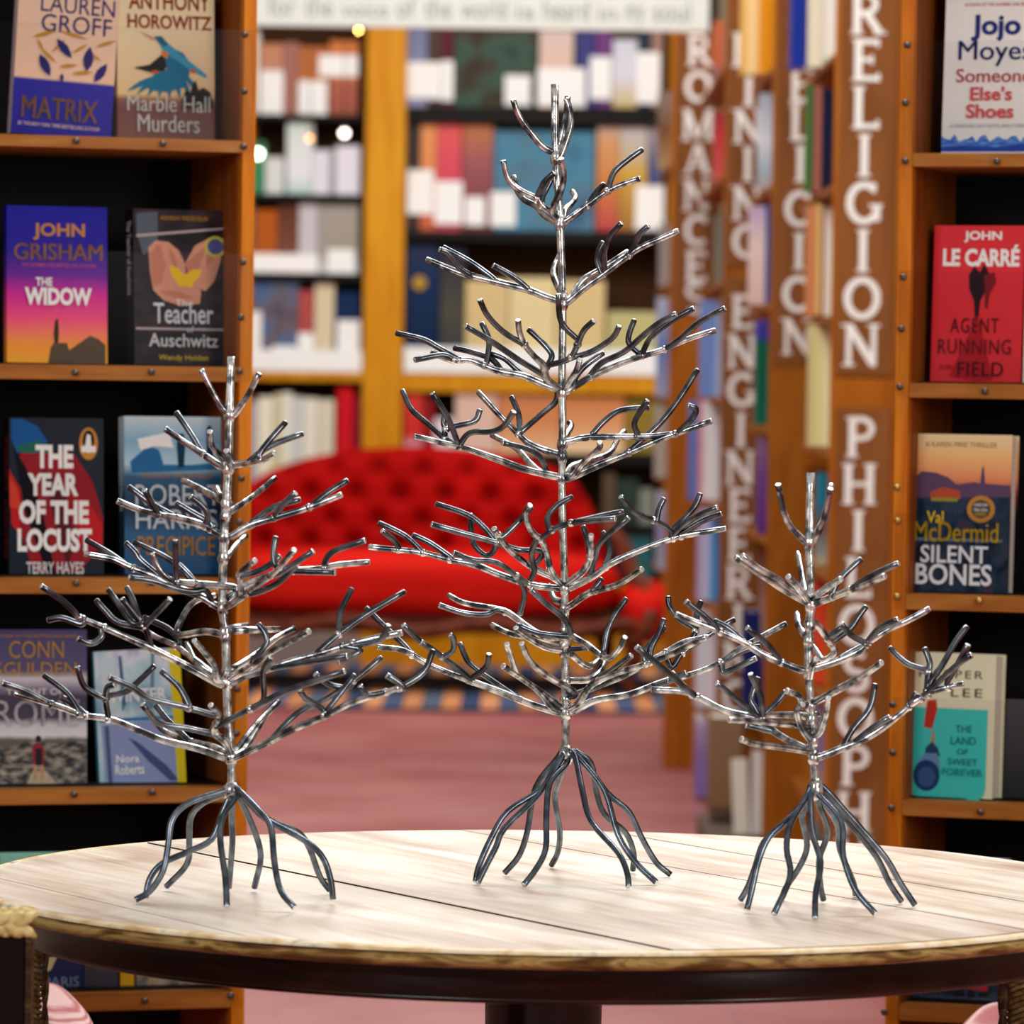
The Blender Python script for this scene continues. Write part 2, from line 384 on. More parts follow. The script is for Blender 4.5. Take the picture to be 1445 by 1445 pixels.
lathe(bm, [(0, TOP - .05), (.060, TOP - .05), (.056, TOP - .075), (.054, TOP - .2), (.062, TOP - .26), (.05, TOP - .3), (.045, .3), (.07, .22), (.08, .16), (.05, .12), (0, .12)], 40, (cx, 0))
from_bm('pedestal', bm, M_APR, TABLE, True)
for k in range(4):
    bm = bmesh.new(); a_ = rad(45 + 90 * k); d_ = Vector((math.cos(a_), math.sin(a_), 0))
    tube(bm, [Vector((cx, 0, .2)) + d_ * .03, Vector((cx, 0, .19)) + d_ * .14, Vector((cx, 0, .10)) + d_ * .26, Vector((cx, 0, .022)) + d_ * .36], [.034, .03, .024, .02], 10)
    from_bm('foot', bm, M_APR, TABLE)

# ---------------- chairs tucked in at the table ----------------
M_WICK = grain('dark_brown_wicker', ('1c1008', '3a2716', '5a4225'), (8, 8, 60), 4, .45, .6)
M_STRAND = grain('bronze_wicker_strand', ('3c2c18', '6b5532', '94805a'), (30, 30, 30), 3, .4, .3)
M_BRAID = grain('straw_braid', ('7c6230', 'b8a064', 'd8c488', '988038'), (20, 20, 20), 3, .55, .5)
M_HIDE = grain('dark_brown_hide', ('120402', '1c0804', '2a1008'), (3, 3, .6), 3, .32, .1)
def cushion_mat():
    m = bpy.data.materials.new('pink_striped_cloth'); m.use_nodes = True; nt = m.node_tree; L = nt.links.new
    b = nt.nodes['Principled BSDF']; b.inputs['Roughness'].default_value = .7
    tc = nt.nodes.new('ShaderNodeTexCoord'); wv = nt.nodes.new('ShaderNodeTexWave'); wv.bands_direction = 'Z'
    wv.inputs['Scale'].default_value = 60; wv.inputs['Distortion'].default_value = 1.5; wv.inputs['Detail'].default_value = 2
    L(tc.outputs['Object'], wv.inputs['Vector'])
    r = ramp(m, [(.0, 'b4686a'), (.4, 'cc9896'), (.75, 'deb8b6')]); L(wv.outputs[0], r.inputs[0]); L(r.outputs[0], b.inputs['Base Color'])
    bp = nt.nodes.new('ShaderNodeBump'); bp.inputs['Strength'].default_value = .5; bp.inputs['Distance'].default_value = .002
    L(wv.outputs[0], bp.inputs['Height']); L(bp.outputs[0], b.inputs['Normal'])
    return m
M_CUSH = cushion_mat()
def wicker_panel(x0, x1, y, z0, z1, parent, sp=.0062, slant=.5, r=.0028):
    """woven panel: a core and slanting wrapped strands, all one counted-as-stuff part"""
    box_obj('panel_core', (x0 + .002, x1 - .002, y, y + .01, z0, z1), M_WICK, parent)
    bm = bmesh.new(); z = z0
    while z < z1 - .004:
        tube(bm, [Vector((x0, y + .002, z + .5 * slant * (x1 - x0))), Vector(((x0 + x1) / 2, y - .004, z + .0 * slant)), Vector((x1, y + .002, z - .5 * slant * (x1 - x0)))], r, 6, n=3)
        z += sp
    o = from_bm('woven_strands', bm, M_STRAND, parent); o['kind'] = 'stuff'
def edge_cord(x, y, z0, z1, parent, r=.0035):
    bm = bmesh.new()
    for ph in (0, PI):
        P = [Vector((x + .0022 * math.cos(ph + t * .55), y + .0022 * math.sin(ph + t * .55), z0 + (z1 - z0) * t / 90)) for t in range(91)]
        tube(bm, P, r * .7, 6, n=1)
    from_bm('edge_cord', bm, M_WICK, parent)
def cushion(cx, cy, cz, sx, sy, sz, parent, e=3.0):
    bm = bmesh.new(); bmesh.ops.create_uvsphere(bm, u_segments=40, v_segments=24, radius=1)
    for v in bm.verts:
        def q(t): return math.copysign(abs(t) ** (2 / e), t)
        v.co = Vector((cx + q(v.co.x) * sx, cy + q(v.co.y) * sy, cz + q(v.co.z) * sz))
    return from_bm('seat_cushion', bm, M_CUSH, parent, True)
# front left chair: hide-covered post with a straw braid on top, woven side behind it
dA = 4.02
p = W(44, 1300, dA)
ch = thing('wicker_armchair', 'dark hide-covered chair with straw braid on its top, in front of the left table edge', 'chair', (p.x, p.y, 0), 0, 'wicker armchairs at the round table')
zt = W(20, 1318, dA).z
bm = bmesh.new(); box(bm, -.10, -.001, -.01, .012, 0.0, zt, .005); from_bm('arm_post', bm, M_HIDE, ch, True)
bm = bmesh.new(); box(bm, -.0035, .0015, -.012, .013, 0.0, zt - .001, .002); from_bm('post_edge', bm, M_WICK, ch)
bm = bmesh.new()
for k in range(11):
    x = -.100 + k * .0095
    for up in (1, -1):
        zc = zt + .0085 + up * .0035; yc = -.009 + (.002 if (k % 2) == (up > 0) else 0)
        tube(bm, [Vector((x - .008, yc + .003, zc - up * .0075)), Vector((x - .002, yc - .001, zc - up * .001)), Vector((x + .004, yc - .001, zc + up * .003)), Vector((x + .009, yc + .004, zc + up * .0065))], [.0018, .0046, .0048, .0016], 8, n=3)
    tube(bm, [Vector((x - .006, -.004, zt + .014)), Vector((x, .003, zt + .018)), Vector((x + .008, .010, zt + .013))], [.002, .0046, .002], 8, n=3)
from_bm('straw_braid', bm, M_BRAID, ch)
bm = bmesh.new(); box(bm, -.46, -.1005, -.01, .012, .38, zt, .005); from_bm('backrest', bm, M_HIDE, ch, True)
box_obj('seat', (-.44, -.02, .014, .40, .40, .45), M_WICK, ch, .008)
box_obj('arm_rest', (-.46, -.43, .014, .36, .46, .62), M_WICK, ch, .006)
for x, y in ((-.42, .37), (-.04, .37), (-.42, .03)):
    bm = bmesh.new(); tube(bm, [Vector((x, y, 0)), Vector((x, y, .41))], .016, 8, dome=False); from_bm('leg', bm, M_HIDE, ch)
def tub_chair(label, px, d, s, ycush, xcush, dcush, ztop, cord_r):
    p = W(px, 1400, d)
    ch = thing('wicker_armchair', label, 'chair', (p.x, p.y, 0), -s * rad(12), 'wicker armchairs at the round table')
    inv = Matrix.Rotation(s * rad(12), 3, 'Z')
    a, b = sorted((s * .004, s * .06))
    wicker_panel(a, b, 0, .05, ztop, ch, .0062, -.45 * s, .0028)
    edge_cord(0, -.003, .05, ztop, ch, cord_r)
    box_obj('backrest', (a, b, .011, .46, .05, ztop), M_WICK, ch)
    bm = bmesh.new()
    for yy in range(24): tube(bm, [Vector((a - .004, .02 * yy - .004, ztop - .004)), Vector(((a + b) / 2, .02 * yy + .006, ztop + .006)), Vector((b + .004, .02 * yy + .014, ztop - .004))], .005, 6, n=3)
    o = from_bm('woven_rim', bm, M_STRAND, ch); o['kind'] = 'stuff'
    c = W(xcush, ycush, dcush); cl = inv @ (c - p); half = abs(cl.x) / 2 + .004
    zc = c.z - .05
    cushion(cl.x / 2, .25, zc, half, .215, .05, ch, 3.4)
    x0, x1 = sorted((0, cl.x)); box_obj('seat_frame', (x0, x1, .02, .46, zc - .10, zc - .047), M_WICK, ch, .006)
    for x in (x0 + .03, x1 - .03):
        for y in (.05, .43):
            bm = bmesh.new(); tube(bm, [Vector((x, y, 0)), Vector((x, y, zc - .09))], .014, 8, dome=False); from_bm('leg', bm, M_WICK, ch)
tub_chair('low wicker chair with pink striped cushion behind the left table edge', 63, 5.25, -1, 1420, 131, 5.4, .655, .0035)
tub_chair('low bronze wicker chair with black edge and pink cushion behind the right table edge', 1416, 5.25, 1, 1447, 1342, 5.4, .655, .0055)
# ---------------- welded steel trees ----------------
# every line is one rod as it runs in the photograph; B/T = bough on the trunk / twig on that bough, f/b = bends to the front / back
TALL = """
K 783,119 784,215 790,310 794,430 793,545 794,600 793,670 794,745 797,830 798,1000 798,1062
B f 782,216 765,206 748,186 733,165 724,141
B b 788,220 793,196 799,160 801,137
B b 790,222 800,196 806,172 803,150 799,140
B f 797,313 829,290 857,270 882,259 903,252
T b 857,270 861,257 868,241 888,224 906,211
T b 829,290 841,272 852,260
B f 793,312 777,300 764,290 757,280 733,268 717,252 710,227
T f 757,280 761,271 768,257 782,244
T b 764,290 766,277 773,263 780,250
B b 791,315 784,313 768,303 757,291 740,282 729,267 725,249
B f 789,310 779,297 790,272 796,248 792,224
B b 795,310 797,297 806,288 812,279 808,270
B b 796,427 771,419 748,410 709,400 667,390 651,386 602,366
T f 667,390 647,377 632,357 620,352
T b 700,398 694,391 663,369 626,349
T f 748,410 732,396 717,386 696,375
B f 799,428 825,406 852,387 880,366 903,350 930,338 957,326
T f 852,387 853,368 853,354 862,332 877,315
T b 850,388 843,369 845,353 851,342
T f 888,361 895,346 903,330 915,319
B b 803,424 822,396 849,379 886,355
B b 794,415 789,408 781,388 783,373 789,361
B f 796,551 773,536 767,516 755,504 740,486 733,468 731,452
T f 740,486 717,473 700,459 686,442 677,423
T b 771,518 778,506 777,497 764,482 746,465
T f 771,516 791,511 806,504 815,486 824,466 838,453
T f 816,480 799,464 790,448 788,415
T f 813,503 833,497 852,486 866,475 874,460
B f 796,551 804,537 813,524 818,508
B b 796,552 773,545 740,531 706,524 684,516 662,508 636,508 609,497
T f 640,508 624,501 585,508
T b 650,508 632,498 616,489 597,479 559,470
T b 708,524 694,507 667,497 641,491
T b 745,534 728,520 712,506 694,499
T f 770,543 767,530 732,508 694,482 657,460
T b 686,516 690,481 680,456
B b 799,553 808,547 833,532 857,520 888,508 938,493 965,481 1009,466
T f 938,493 961,477 988,454 1023,435
T f 905,502 918,477 946,454 979,435
T b 905,501 888,485 888,471 895,452
T f 833,530 849,512 880,497 907,474 930,456 954,443
T b 808,545 812,533 826,516 851,498
B f 794,674 783,672 740,662 701,648 670,637 647,630 585,616
T b 647,630 628,619 604,598 581,578 568,551
T f 648,630 632,590 610,555
T f 649,628 663,611 694,609 711,601 725,581
T b 629,606 643,601 670,594 677,579
T b 632,606 626,598 628,582
B b 793,642 785,640 752,629 732,613 705,586 675,553
T b 733,611 732,586 722,560
T b 738,607 767,582 784,567 787,550
B b 794,674 767,669 748,654 729,633 694,614
T f 773,669 760,643 740,632 709,625
B f 797,675 806,674 841,658 888,639 934,619 957,611 1004,594
T f 955,612 977,590 982,577 971,572
T b 884,640 915,613 938,590 961,559 984,522
B f 795,624 802,623 833,617 911,616 953,612
T b 833,616 853,594 876,579 915,575
T f 901,614 895,598 905,578 914,565
B b 794,622 800,612 806,601 803,596
B f 797,673 810,671 822,654 845,633 846,624
B b 797,671 808,658 833,650 860,639 872,619 881,608
B b 796,829 787,830 748,825 705,811 670,797 635,790 597,780 562,776 521,772
T f 564,776 556,763 539,749
T b 596,779 573,757 535,738
T b 638,788 608,767 583,755
T f 745,824 729,813 701,794 667,790 640,780
T b 726,811 737,825 740,840 734,867
B f 795,827 779,809 771,782 765,765 748,747 742,724 748,713
T f 767,758 779,748 806,738 841,734 868,732
T b 776,749 773,730 787,712 807,701
T b 806,738 849,728 879,722
T b 756,764 750,782 754,805 748,819
B f 794,826 779,814 752,801 721,778 703,755 697,746
T f 765,779 732,776 701,766 655,753 609,740
T b 701,766 682,743 659,726 616,711
T b 701,766 694,781 682,782 667,763 664,726
T b 703,757 709,758 729,739 750,716
B f 798,829 806,829 837,813 864,794 905,776 946,761 969,755 1024,746
T f 950,755 942,745 922,734 895,722 876,701
T b 926,735 930,718 937,704
T b 948,749 969,728 982,712 988,697
T f 948,757 973,734 1012,716
T f 960,755 988,737 1018,725
T f 833,812 839,790 849,763 887,731
T b 853,801 860,782 858,763 851,751
B f 796,827 822,807 833,786 834,755
T b 833,788 829,763 823,743
B f 797,857 806,854 833,836 872,825 906,803
T b 837,833 849,817
B b 797,850 783,846 775,825
B f 797,889 808,898 829,910 856,929 872,918 882,899
T b 851,925 857,891 868,867 884,845
T f 808,898 798,875 771,852 749,832
T b 806,898 763,894 730,882
B b 796,900 771,899 748,887 717,865 694,858 655,851 633,840
T f 714,864 701,861 686,867 655,865 620,854
B f 796,918 767,912 732,891 728,886
T f 800,917 830,914
B b 796,908 763,900 725,896 694,882
B b 798,916 829,940 849,929
B f 797,1005 787,1005 748,993 705,976 667,962 632,949 604,937 570,918 533,913
T b 580,922 570,910 546,887 517,858
T f 667,961 643,941 624,927 594,906
T f 624,927 605,913 593,905 569,882
T f 624,928 639,918 640,902 635,896
T f 664,958 686,941 690,923
T b 735,988 694,960 663,937 649,908
B f 795,1001 763,976 732,953 722,930 715,909
B f 793,1003 779,999 756,972 710,940
B f 799,984 812,978 771,953 748,933 736,908
B b 800,1005 810,1003 841,988 888,980 934,963 984,949 1016,935 1045,915 1078,897 1109,880
T f 1018,935 1020,948 1028,947 1067,929
T b 1018,935 1035,925 1052,917 1072,912
T f 941,963 968,949
B f 800,1003 818,991 829,972 845,960 872,949 911,937 950,922 996,899
T f 846,957 864,945 891,925
T b 911,938 911,918 938,885
T b 918,936 919,915 928,897 937,874
B b 797,960 837,957 856,929
B b 801,985 850,965 880,953 934,924 966,906 999,899
T b 948,942 963,922 1000,896 1036,874
T b 965,915 981,890 959,874 945,856 943,842
T b 982,888 984,863 989,849
R 795,1065 766,1111 717,1145 693,1183 676,1222 671,1244
R 785,1077 761,1120 712,1169 700,1195 686,1222 674,1246
R 785,1072 756,1111 744,1174 732,1208 712,1232
R 800,1077 776,1106 771,1150 770,1198 756,1227 739,1249
R 795,1084 783,1125 790,1174 787,1203 778,1221
R 812,1069 822,1116 834,1159 872,1203 885,1232 887,1252
R 819,1072 853,1116 872,1178 897,1217 926,1245
R 834,1077 841,1116 853,1149 882,1174 894,1203 893,1228
R 824,1075 858,1120 887,1145 906,1183 926,1217 946,1234
"""
LEFT = """
K 326,503 324,584 322,658 318,729 316,766 314,854 318,895 320,964 322,1020 326,1070 327,1114
B f 323,581 315,578 301,555 284,522
B f 325,586 332,583 349,559 366,527
B f 320,660 311,658 291,644 262,625 233,605
T b 287,642 270,613 249,582
B f 321,648 313,644 299,629 296,609
B f 326,664 324,652 319,636
B f 322,658 330,656 365,651 388,640
T b 353,650 382,629 427,612
T b 366,641 380,622 403,596
B f 317,754 309,754 286,741 249,731 224,727 195,719 166,707
T f 224,727 213,708 204,692
T b 249,730 216,712 182,687
T f 290,742 293,725 283,712 269,701
T b 300,740 274,725 249,710
B b 319,709 286,692 258,677
B b 318,702 311,700 305,687
B b 319,726 326,721 357,700 388,674
B f 319,758 326,757 353,741 386,731 436,716 482,698
T b 439,714 461,696 490,678
T b 355,738 386,716 423,705
T f 386,731 399,712 417,696
B b 314,856 307,856 282,841 249,829 216,812 183,800 158,789 120,782
T b 186,803 158,783 122,762
T b 224,812 199,791 191,779 178,766
T f 300,851 290,833 274,835 249,831 216,820 182,815
B f 326,850 336,831 290,825 249,821 232,812 220,795 215,781
T f 249,820 248,791 247,762
T b 276,825 241,791 189,765
T b 278,827 268,812 253,797
B f 316,856 328,850 340,837 338,812 348,800 360,791
T b 341,813 373,802 395,785
B f 316,857 332,849 353,833 382,812 399,795 415,776
T f 356,838 390,824 419,797
T f 383,812 399,806 442,778
T b 388,796 386,779 389,758
B b 317,846 322,842 360,820 407,806 453,802 478,797 521,793
T f 457,799 469,779 515,763
T f 411,806 473,808
B b 317,785 322,783 332,770 347,756
B b 315,896 290,891 251,895 258,870 274,849 303,840
B b 316,889 349,882
B b 318,890 394,888
B f 318,965 307,964 266,941 216,916 178,899 141,883 112,872
T f 112,872 91,850 58,827
T b 115,881 87,872 68,875
T f 143,887 143,899 128,908 110,901
T f 214,914 207,891 199,878 172,845
T f 202,884 220,866 240,845
T b 200,885 166,878 149,862 136,847
T b 187,879 166,850 153,832
T b 195,869 187,845 179,829
B b 317,960 307,957 282,937 249,912 220,899 197,884
T b 253,905 237,887 203,871
B b 311,960 299,953 278,937 263,908
B f 316,962 305,957 303,941 291,924 274,904
B f 320,966 328,963 349,953 374,945 415,932 453,922 498,908 536,899 567,893
T b 448,921 478,895 515,868 571,835
T b 479,893 480,866 496,831
T f 498,911 536,903 548,882
T f 376,944 419,937 490,926
T f 486,912 509,918 478,934
B b 321,948 357,926 390,900 415,887
B f 321,960 353,941 382,920 436,891
T b 357,933 376,908 374,893 365,881
B f 327,1068 319,1070 282,1057 232,1045 199,1032 166,1018 145,1013 116,1009 83,997 21,978
T f 68,992 33,974 3,964
T b 113,1006 95,978 62,953
T b 120,1008 104,994 87,984
T f 153,1014 149,986 152,970 162,966
T f 150,987 120,970 109,941
T b 152,982 178,976 195,962 218,940
B f 327,1066 316,1045 301,1032 309,1011 297,995
T f 303,1036 266,1028 224,1020 201,994
T f 305,1010 266,999 212,986 187,970 154,956
T b 268,999 253,970 228,947
T f 307,1024 353,1001 403,976 486,947
T f 372,987 371,949 382,928
B b 325,1067 303,1055 270,1047 232,1032 212,1007 200,995
T b 268,1046 237,1016 220,995
B f 327,1070 336,1067 374,1049 415,1028 457,1011 498,991 540,978 567,970
T b 562,972 597,949 611,918
T f 570,972 563,964 546,953
T f 545,976 519,980 508,968
T b 382,1045 419,1007 461,986 498,961 538,928
T b 457,1009 478,982 500,953
T f 454,1000 432,986 423,974
T f 490,970 465,966 445,951
B b 329,1066 357,1028 393,990
B b 331,1066 345,1057 373,1012 384,1000
R 316,1116 268,1132 243,1156 237,1195 230,1229 212,1257 191,1270
R 316,1120 288,1132 269,1153 267,1187 264,1219 235,1251
R 326,1118 313,1149 299,1184 268,1201 230,1218 212,1239 205,1267
R 333,1125 314,1153 311,1187 318,1239 320,1279
R 328,1122 327,1153 328,1187 323,1252
R 336,1118 342,1134 358,1170 368,1208 359,1252
R 337,1115 364,1142 382,1167 387,1215 396,1257 416,1281
R 338,1117 347,1129 375,1156 427,1184 454,1208 466,1239 470,1269
R 340,1118 378,1156 420,1174 437,1198 451,1236 465,1256
"""
SMALL = """
K 1144,667 1142,766 1143,800 1144,852 1141,900 1141,946 1144,990 1146,1030 1148,1068 1151,1110
B f 1140,764 1133,761 1110,733 1098,684
B f 1144,764 1150,760 1164,726 1172,690
B b 1144,762 1152,752 1164,722 1173,684
B f 1144,853 1137,849 1110,834 1081,816 1038,787
B f 1144,850 1139,847 1116,832 1096,816 1071,802 1047,784
B f 1143,852 1128,831 1112,814
B b 1143,840 1135,831 1130,802 1126,780
B f 1145,852 1153,851 1186,838 1215,827 1249,813
T f 1200,832 1232,811 1268,795
T b 1174,838 1186,816 1215,789
B f 1144,848 1164,832 1187,817
B f 1141,946 1132,946 1103,935 1074,922 1049,906 1017,892 984,879 954,867
T f 1016,892 995,870 968,849
T b 1056,911 1031,888 1008,876
T f 1103,935 1082,908 1054,886
B b 1141,901 1128,885 1125,865
B f 1142,944 1153,942 1186,931 1214,918 1226,906 1254,888 1280,876 1312,859
T f 1222,908 1200,895 1187,880
T f 1225,905 1243,885 1267,874
T b 1186,929 1205,918 1216,912
B b 1142,880 1152,881 1168,901 1177,915 1175,924 1162,931 1150,916 1142,905
T f 1168,899 1189,885
T b 1175,906 1200,887 1210,872 1222,856
B f 1143,992 1157,987 1186,971 1218,953 1244,935
T f 1186,971 1225,948
B f 1142,993 1132,996 1128,982 1110,975
B f 1146,1046 1132,1028 1124,1003 1133,994
B f 1147,1040 1157,1032 1166,1007 1169,985
B b 1144,1009 1157,1007
B b 1146,1012 1120,1009 1078,1009
B f 1142,960 1146,940 1152,930
B b 1147,1062 1139,1057 1110,1043 1092,1032 1067,1014 1024,1003 988,985 966,976 920,973
T f 984,984 959,964 934,942 898,913
T b 978,980 962,965 948,949
T f 1072,1014 1038,985 1011,964
T f 1076,1014 1074,985 1067,967 1059,951
T b 1072,1010 1067,1000 1060,985 1070,957
T b 1078,1008 1096,991 1108,976
T f 1090,1032 1070,1027 1053,1023
B f 1144,1026 1128,1023 1103,1021 1074,1018 1029,1016
B f 1148,1060 1139,1060 1110,1055 1067,1050 1046,1043
B f 1148,1068 1157,1068 1186,1057 1214,1046 1244,1028 1276,1003 1290,991 1319,975 1359,965
T f 1283,996 1294,978
T f 1301,984 1330,957 1351,938 1371,924
T b 1308,975 1310,949 1312,935 1305,915
T b 1310,946 1283,938 1265,924 1256,914
T b 1312,964 1330,938 1348,906 1364,885
T f 1337,962 1351,938 1366,910
T b 1189,1056 1204,1028 1227,1000 1235,966
T f 1204,1050 1225,1032 1256,1012
R 1139,1125 1105,1164 1078,1188 1066,1222 1056,1250 1045,1270
R 1134,1135 1108,1160 1086,1180 1071,1213 1061,1256 1054,1284
R 1136,1128 1115,1164 1110,1198 1115,1237 1092,1290
R 1136,1140 1132,1154 1139,1193 1129,1222 1110,1251 1104,1266
R 1144,1125 1146,1174 1158,1217 1151,1261 1150,1296
R 1152,1122 1158,1140 1168,1174 1156,1213 1158,1251 1162,1270
R 1154,1120 1187,1159 1190,1208 1207,1256 1235,1289
R 1158,1124 1182,1164 1185,1198 1204,1245 1207,1262
R 1165,1118 1197,1159 1236,1208 1255,1246 1272,1272
R 1167,1116 1202,1155 1248,1208 1270,1245 1291,1277
"""
def resample(P):
    L = [0.0]
    for a, b in zip(P, P[1:]): L.append(L[-1] + math.hypot(b[0] - a[0], b[1] - a[1]))
    return L
def build_tree(name, data, label, r_trunk, r_rod, reach_top, reach_bot):
    lines = [l.split() for l in data.strip().splitlines()]
    pts = lambda toks: [tuple(float(c) for c in t.split(',')) for t in toks]
    zr = TOP + r_rod
    feet = [on_z(*pts(l[1:])[-1], zr) for l in lines if l[0] == 'R']
    fd = [depth_z(*pts(l[1:])[-1], zr) for l in lines if l[0] == 'R']
    dc = (max(fd) + min(fd)) / 2
    K = pts(lines[0][1:]); ytop = K[0][1]; ybot = K[-1][1]
    base = W(K[-1][0], K[-1][1], dc); base.z = TOP
    root = thing(name, label, 'tree sculpture', base, group='welded steel trees on the round table')
    def local(P3): return [p - base for p in P3]
    def mk(nm, P3, R, mats, par, seg=10, n=4, dome=True, loc=base):
        bm = bmesh.new(); tube(bm, P3, R, seg, 1 if len(mats) > 1 else 0, 0, n, dome)
        return from_bm(nm, bm, mats, par)
    kp = [W(x, y, dc) - base for x, y in K]
    mk('trunk', kp, [r_trunk * .93 * random.uniform(.94, 1.08) for _ in kp], [M_TRUNK, M_TIP], root, 12)
    def trunk_at(y):
        for a, b in zip(K, K[1:]):
            if a[1] <= y <= b[1]:
                t = (y - a[1]) / (b[1] - a[1]); return (a[0] + (b[0] - a[0]) * t, y)
        return K[-1]
    branch = None; known = []; whorl = {}
    for l in lines[1:]:
        if l[0] == 'R':
            P = pts(l[1:]); L = resample(P); d1 = depth_z(P[-1][0], P[-1][1], zr)
            P3 = [W(K[-1][0] * .65 + P[0][0] * .35, ybot - 3, dc + (d1 - dc) * .03) - base]
            for (x, y), s in zip(P, L):
                t = s / L[-1]; t = t ** .85
                P3.append(W(x, y, dc + (d1 - dc) * (.08 + .92 * t)) - base)
            mk('root', P3, r_rod, [M_ROOT, M_TIP], root)
            continue
        P = pts(l[2:]); L = resample(P); sg = -1 if l[1] == 'f' else 1
        if l[0] == 'B':
            q = trunk_at(P[0][1]); f = (P[0][1] - ytop) / (ybot - ytop)
            reach = (reach_top + (reach_bot - reach_top) * f) * random.uniform(.8, 1.0)
            ext = math.sqrt(max(reach * reach - L[-1] ** 2, (.18 * L[-1]) ** 2)); ext = min(ext, .95 * L[-1] + 12)
            pd = [dc + sg * ext * (s / L[-1]) * dc / F for s in L]
            if math.hypot(P[0][0] - q[0], P[0][1] - q[1]) > 2.5: P = [q] + P; pd = [dc] + pd
            P3 = [W(x, y, d) - base for (x, y), d in zip(P, pd)]
            R = [r_rod * (1.18 if i < len(P) * .5 else 1.0) * random.uniform(.95, 1.06) for i in range(len(P))]
            branch = mk('branch', P3, R, [M_BOUGH, M_TIP], root)
            known = [(p, d) for p, d in zip(P, pd)]
            for (a, da), (b, db) in list(zip(known, known[1:])):
                for k in range(1, 6): known.append(((a[0] + (b[0] - a[0]) * k / 6, a[1] + (b[1] - a[1]) * k / 6), da + (db - da) * k / 6))
            if L[-1] > 40: whorl.setdefault(round(P[0][1] / 9), []).append(P[0])
        else:
            (q, d) = min(known, key=lambda k: (k[0][0] - P[0][0]) ** 2 + (k[0][1] - P[0][1]) ** 2)
            ext = .45 * L[-1] * random.uniform(.5, 1.1)
            pd = [d + sg * ext * (s / L[-1]) * dc / F for s in L]
            if math.hypot(P[0][0] - q[0], P[0][1] - q[1]) > 1.0: P = [q] + P; pd = [d] + pd
            P3 = [W(x, y, dd) - base for (x, y), dd in zip(P, pd)]
            mk('twig', P3, [r_rod * random.uniform(.96, 1.03) for _ in P3], [M_TWIG, M_TIP], branch)
            known += [(p, dd) for p, dd in zip(P, pd)]
            bm = bmesh.new(); c = W(q[0], q[1], d) - base
            ball(bm, c, r_rod * 1.22, 8, 0, (1.15, 1, 1.1)); from_bm('weld', bm, M_TRUNK, branch, True)
    for k, v in whorl.items():
        y = sum(p[1] for p in v) / len(v); q = trunk_at(y); c = W(q[0], q[1] + 3, dc) - base
        bm = bmesh.new(); ball(bm, c, r_trunk * 1.22, 12, 0, (1.05, 1.05, 1.5))
        for vv in bm.verts: vv.co += Vector((random.uniform(-1, 1), random.uniform(-1, 1), random.uniform(-1, 1))) * .0006
        from_bm('weld', bm, M_TRUNK, root, True)
    bm = bmesh.new(); ball(bm, W(K[-1][0], ybot + 4, dc) - base, r_trunk * 1.85, 14, 0, (1, 1, 1.35))
    for vv in bm.verts: vv.co += Vector((random.uniform(-1, 1), random.uniform(-1, 1), random.uniform(-1, 1))) * .0009
    from_bm('weld', bm, M_TRUNK, root, True)
    return root
build_tree('steel_tree', TALL, 'tallest of the three bare steel rod trees, in the middle of the round table', .0042, .00292, 75, 275)
build_tree('steel_tree', LEFT, 'mid-sized wide bare steel rod tree standing in front of the left book display', .0042, .0029, 50, 300)
build_tree('steel_tree', SMALL, 'smallest bare steel rod tree, standing in front of the philosophy sign', .0042, .0029, 60, 270)
# ---------------- display bookcases with face-out novels ----------------
def plane_hit(px, py, P0, nrm):
    r = ray(px, py); return CO + r * ((P0 - CO).dot(nrm) / r.dot(nrm))
def acrylic():
    m = bpy.data.materials.new('clear_acrylic'); m.use_nodes = True; nt = m.node_tree; L = nt.links.new
    nt.nodes.remove(nt.nodes['Principled BSDF']); out = nt.nodes['Material Output']
    t = nt.nodes.new('ShaderNodeBsdfTransparent'); t.inputs[0].default_value = (.96, .96, .96, 1)
    g = nt.nodes.new('ShaderNodeBsdfGlossy'); g.inputs['Roughness'].default_value = .12
    fr = nt.nodes.new('ShaderNodeFresnel'); fr.inputs[0].default_value = 1.055
    mx = nt.nodes.new('ShaderNodeMixShader'); L(fr.outputs[0], mx.inputs[0]); L(t.outputs[0], mx.inputs[1]); L(g.outputs[0], mx.inputs[2])
    L(mx.outputs[0], out.inputs[0]); return m
M_ACR = acrylic()
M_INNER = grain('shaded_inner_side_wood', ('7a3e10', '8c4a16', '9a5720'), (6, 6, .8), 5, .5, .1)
class Cab:
    """local frame: x along the front to the side that leaves the picture, y into the depth, z up"""
    def __init__(s, label, px, d, yaw, side):
        s.side = side; s.P0 = W(px, 540, d); s.yaw = yaw
        s.P0.z = 0
        s.ux = Vector((math.cos(yaw), math.sin(yaw), 0)); s.n = Vector((math.sin(yaw), -math.cos(yaw), 0))
        s.root = thing('display_bookcase', label, 'bookcase', s.P0, yaw)
        s.M = Matrix.Translation(s.P0) @ Matrix.Rotation(yaw, 4, 'Z'); s.Mi = s.M.inverted()
    def hit(s, px, py, back=0.0):
        return s.Mi @ plane_hit(px, py, s.P0 - s.n * back, s.n)
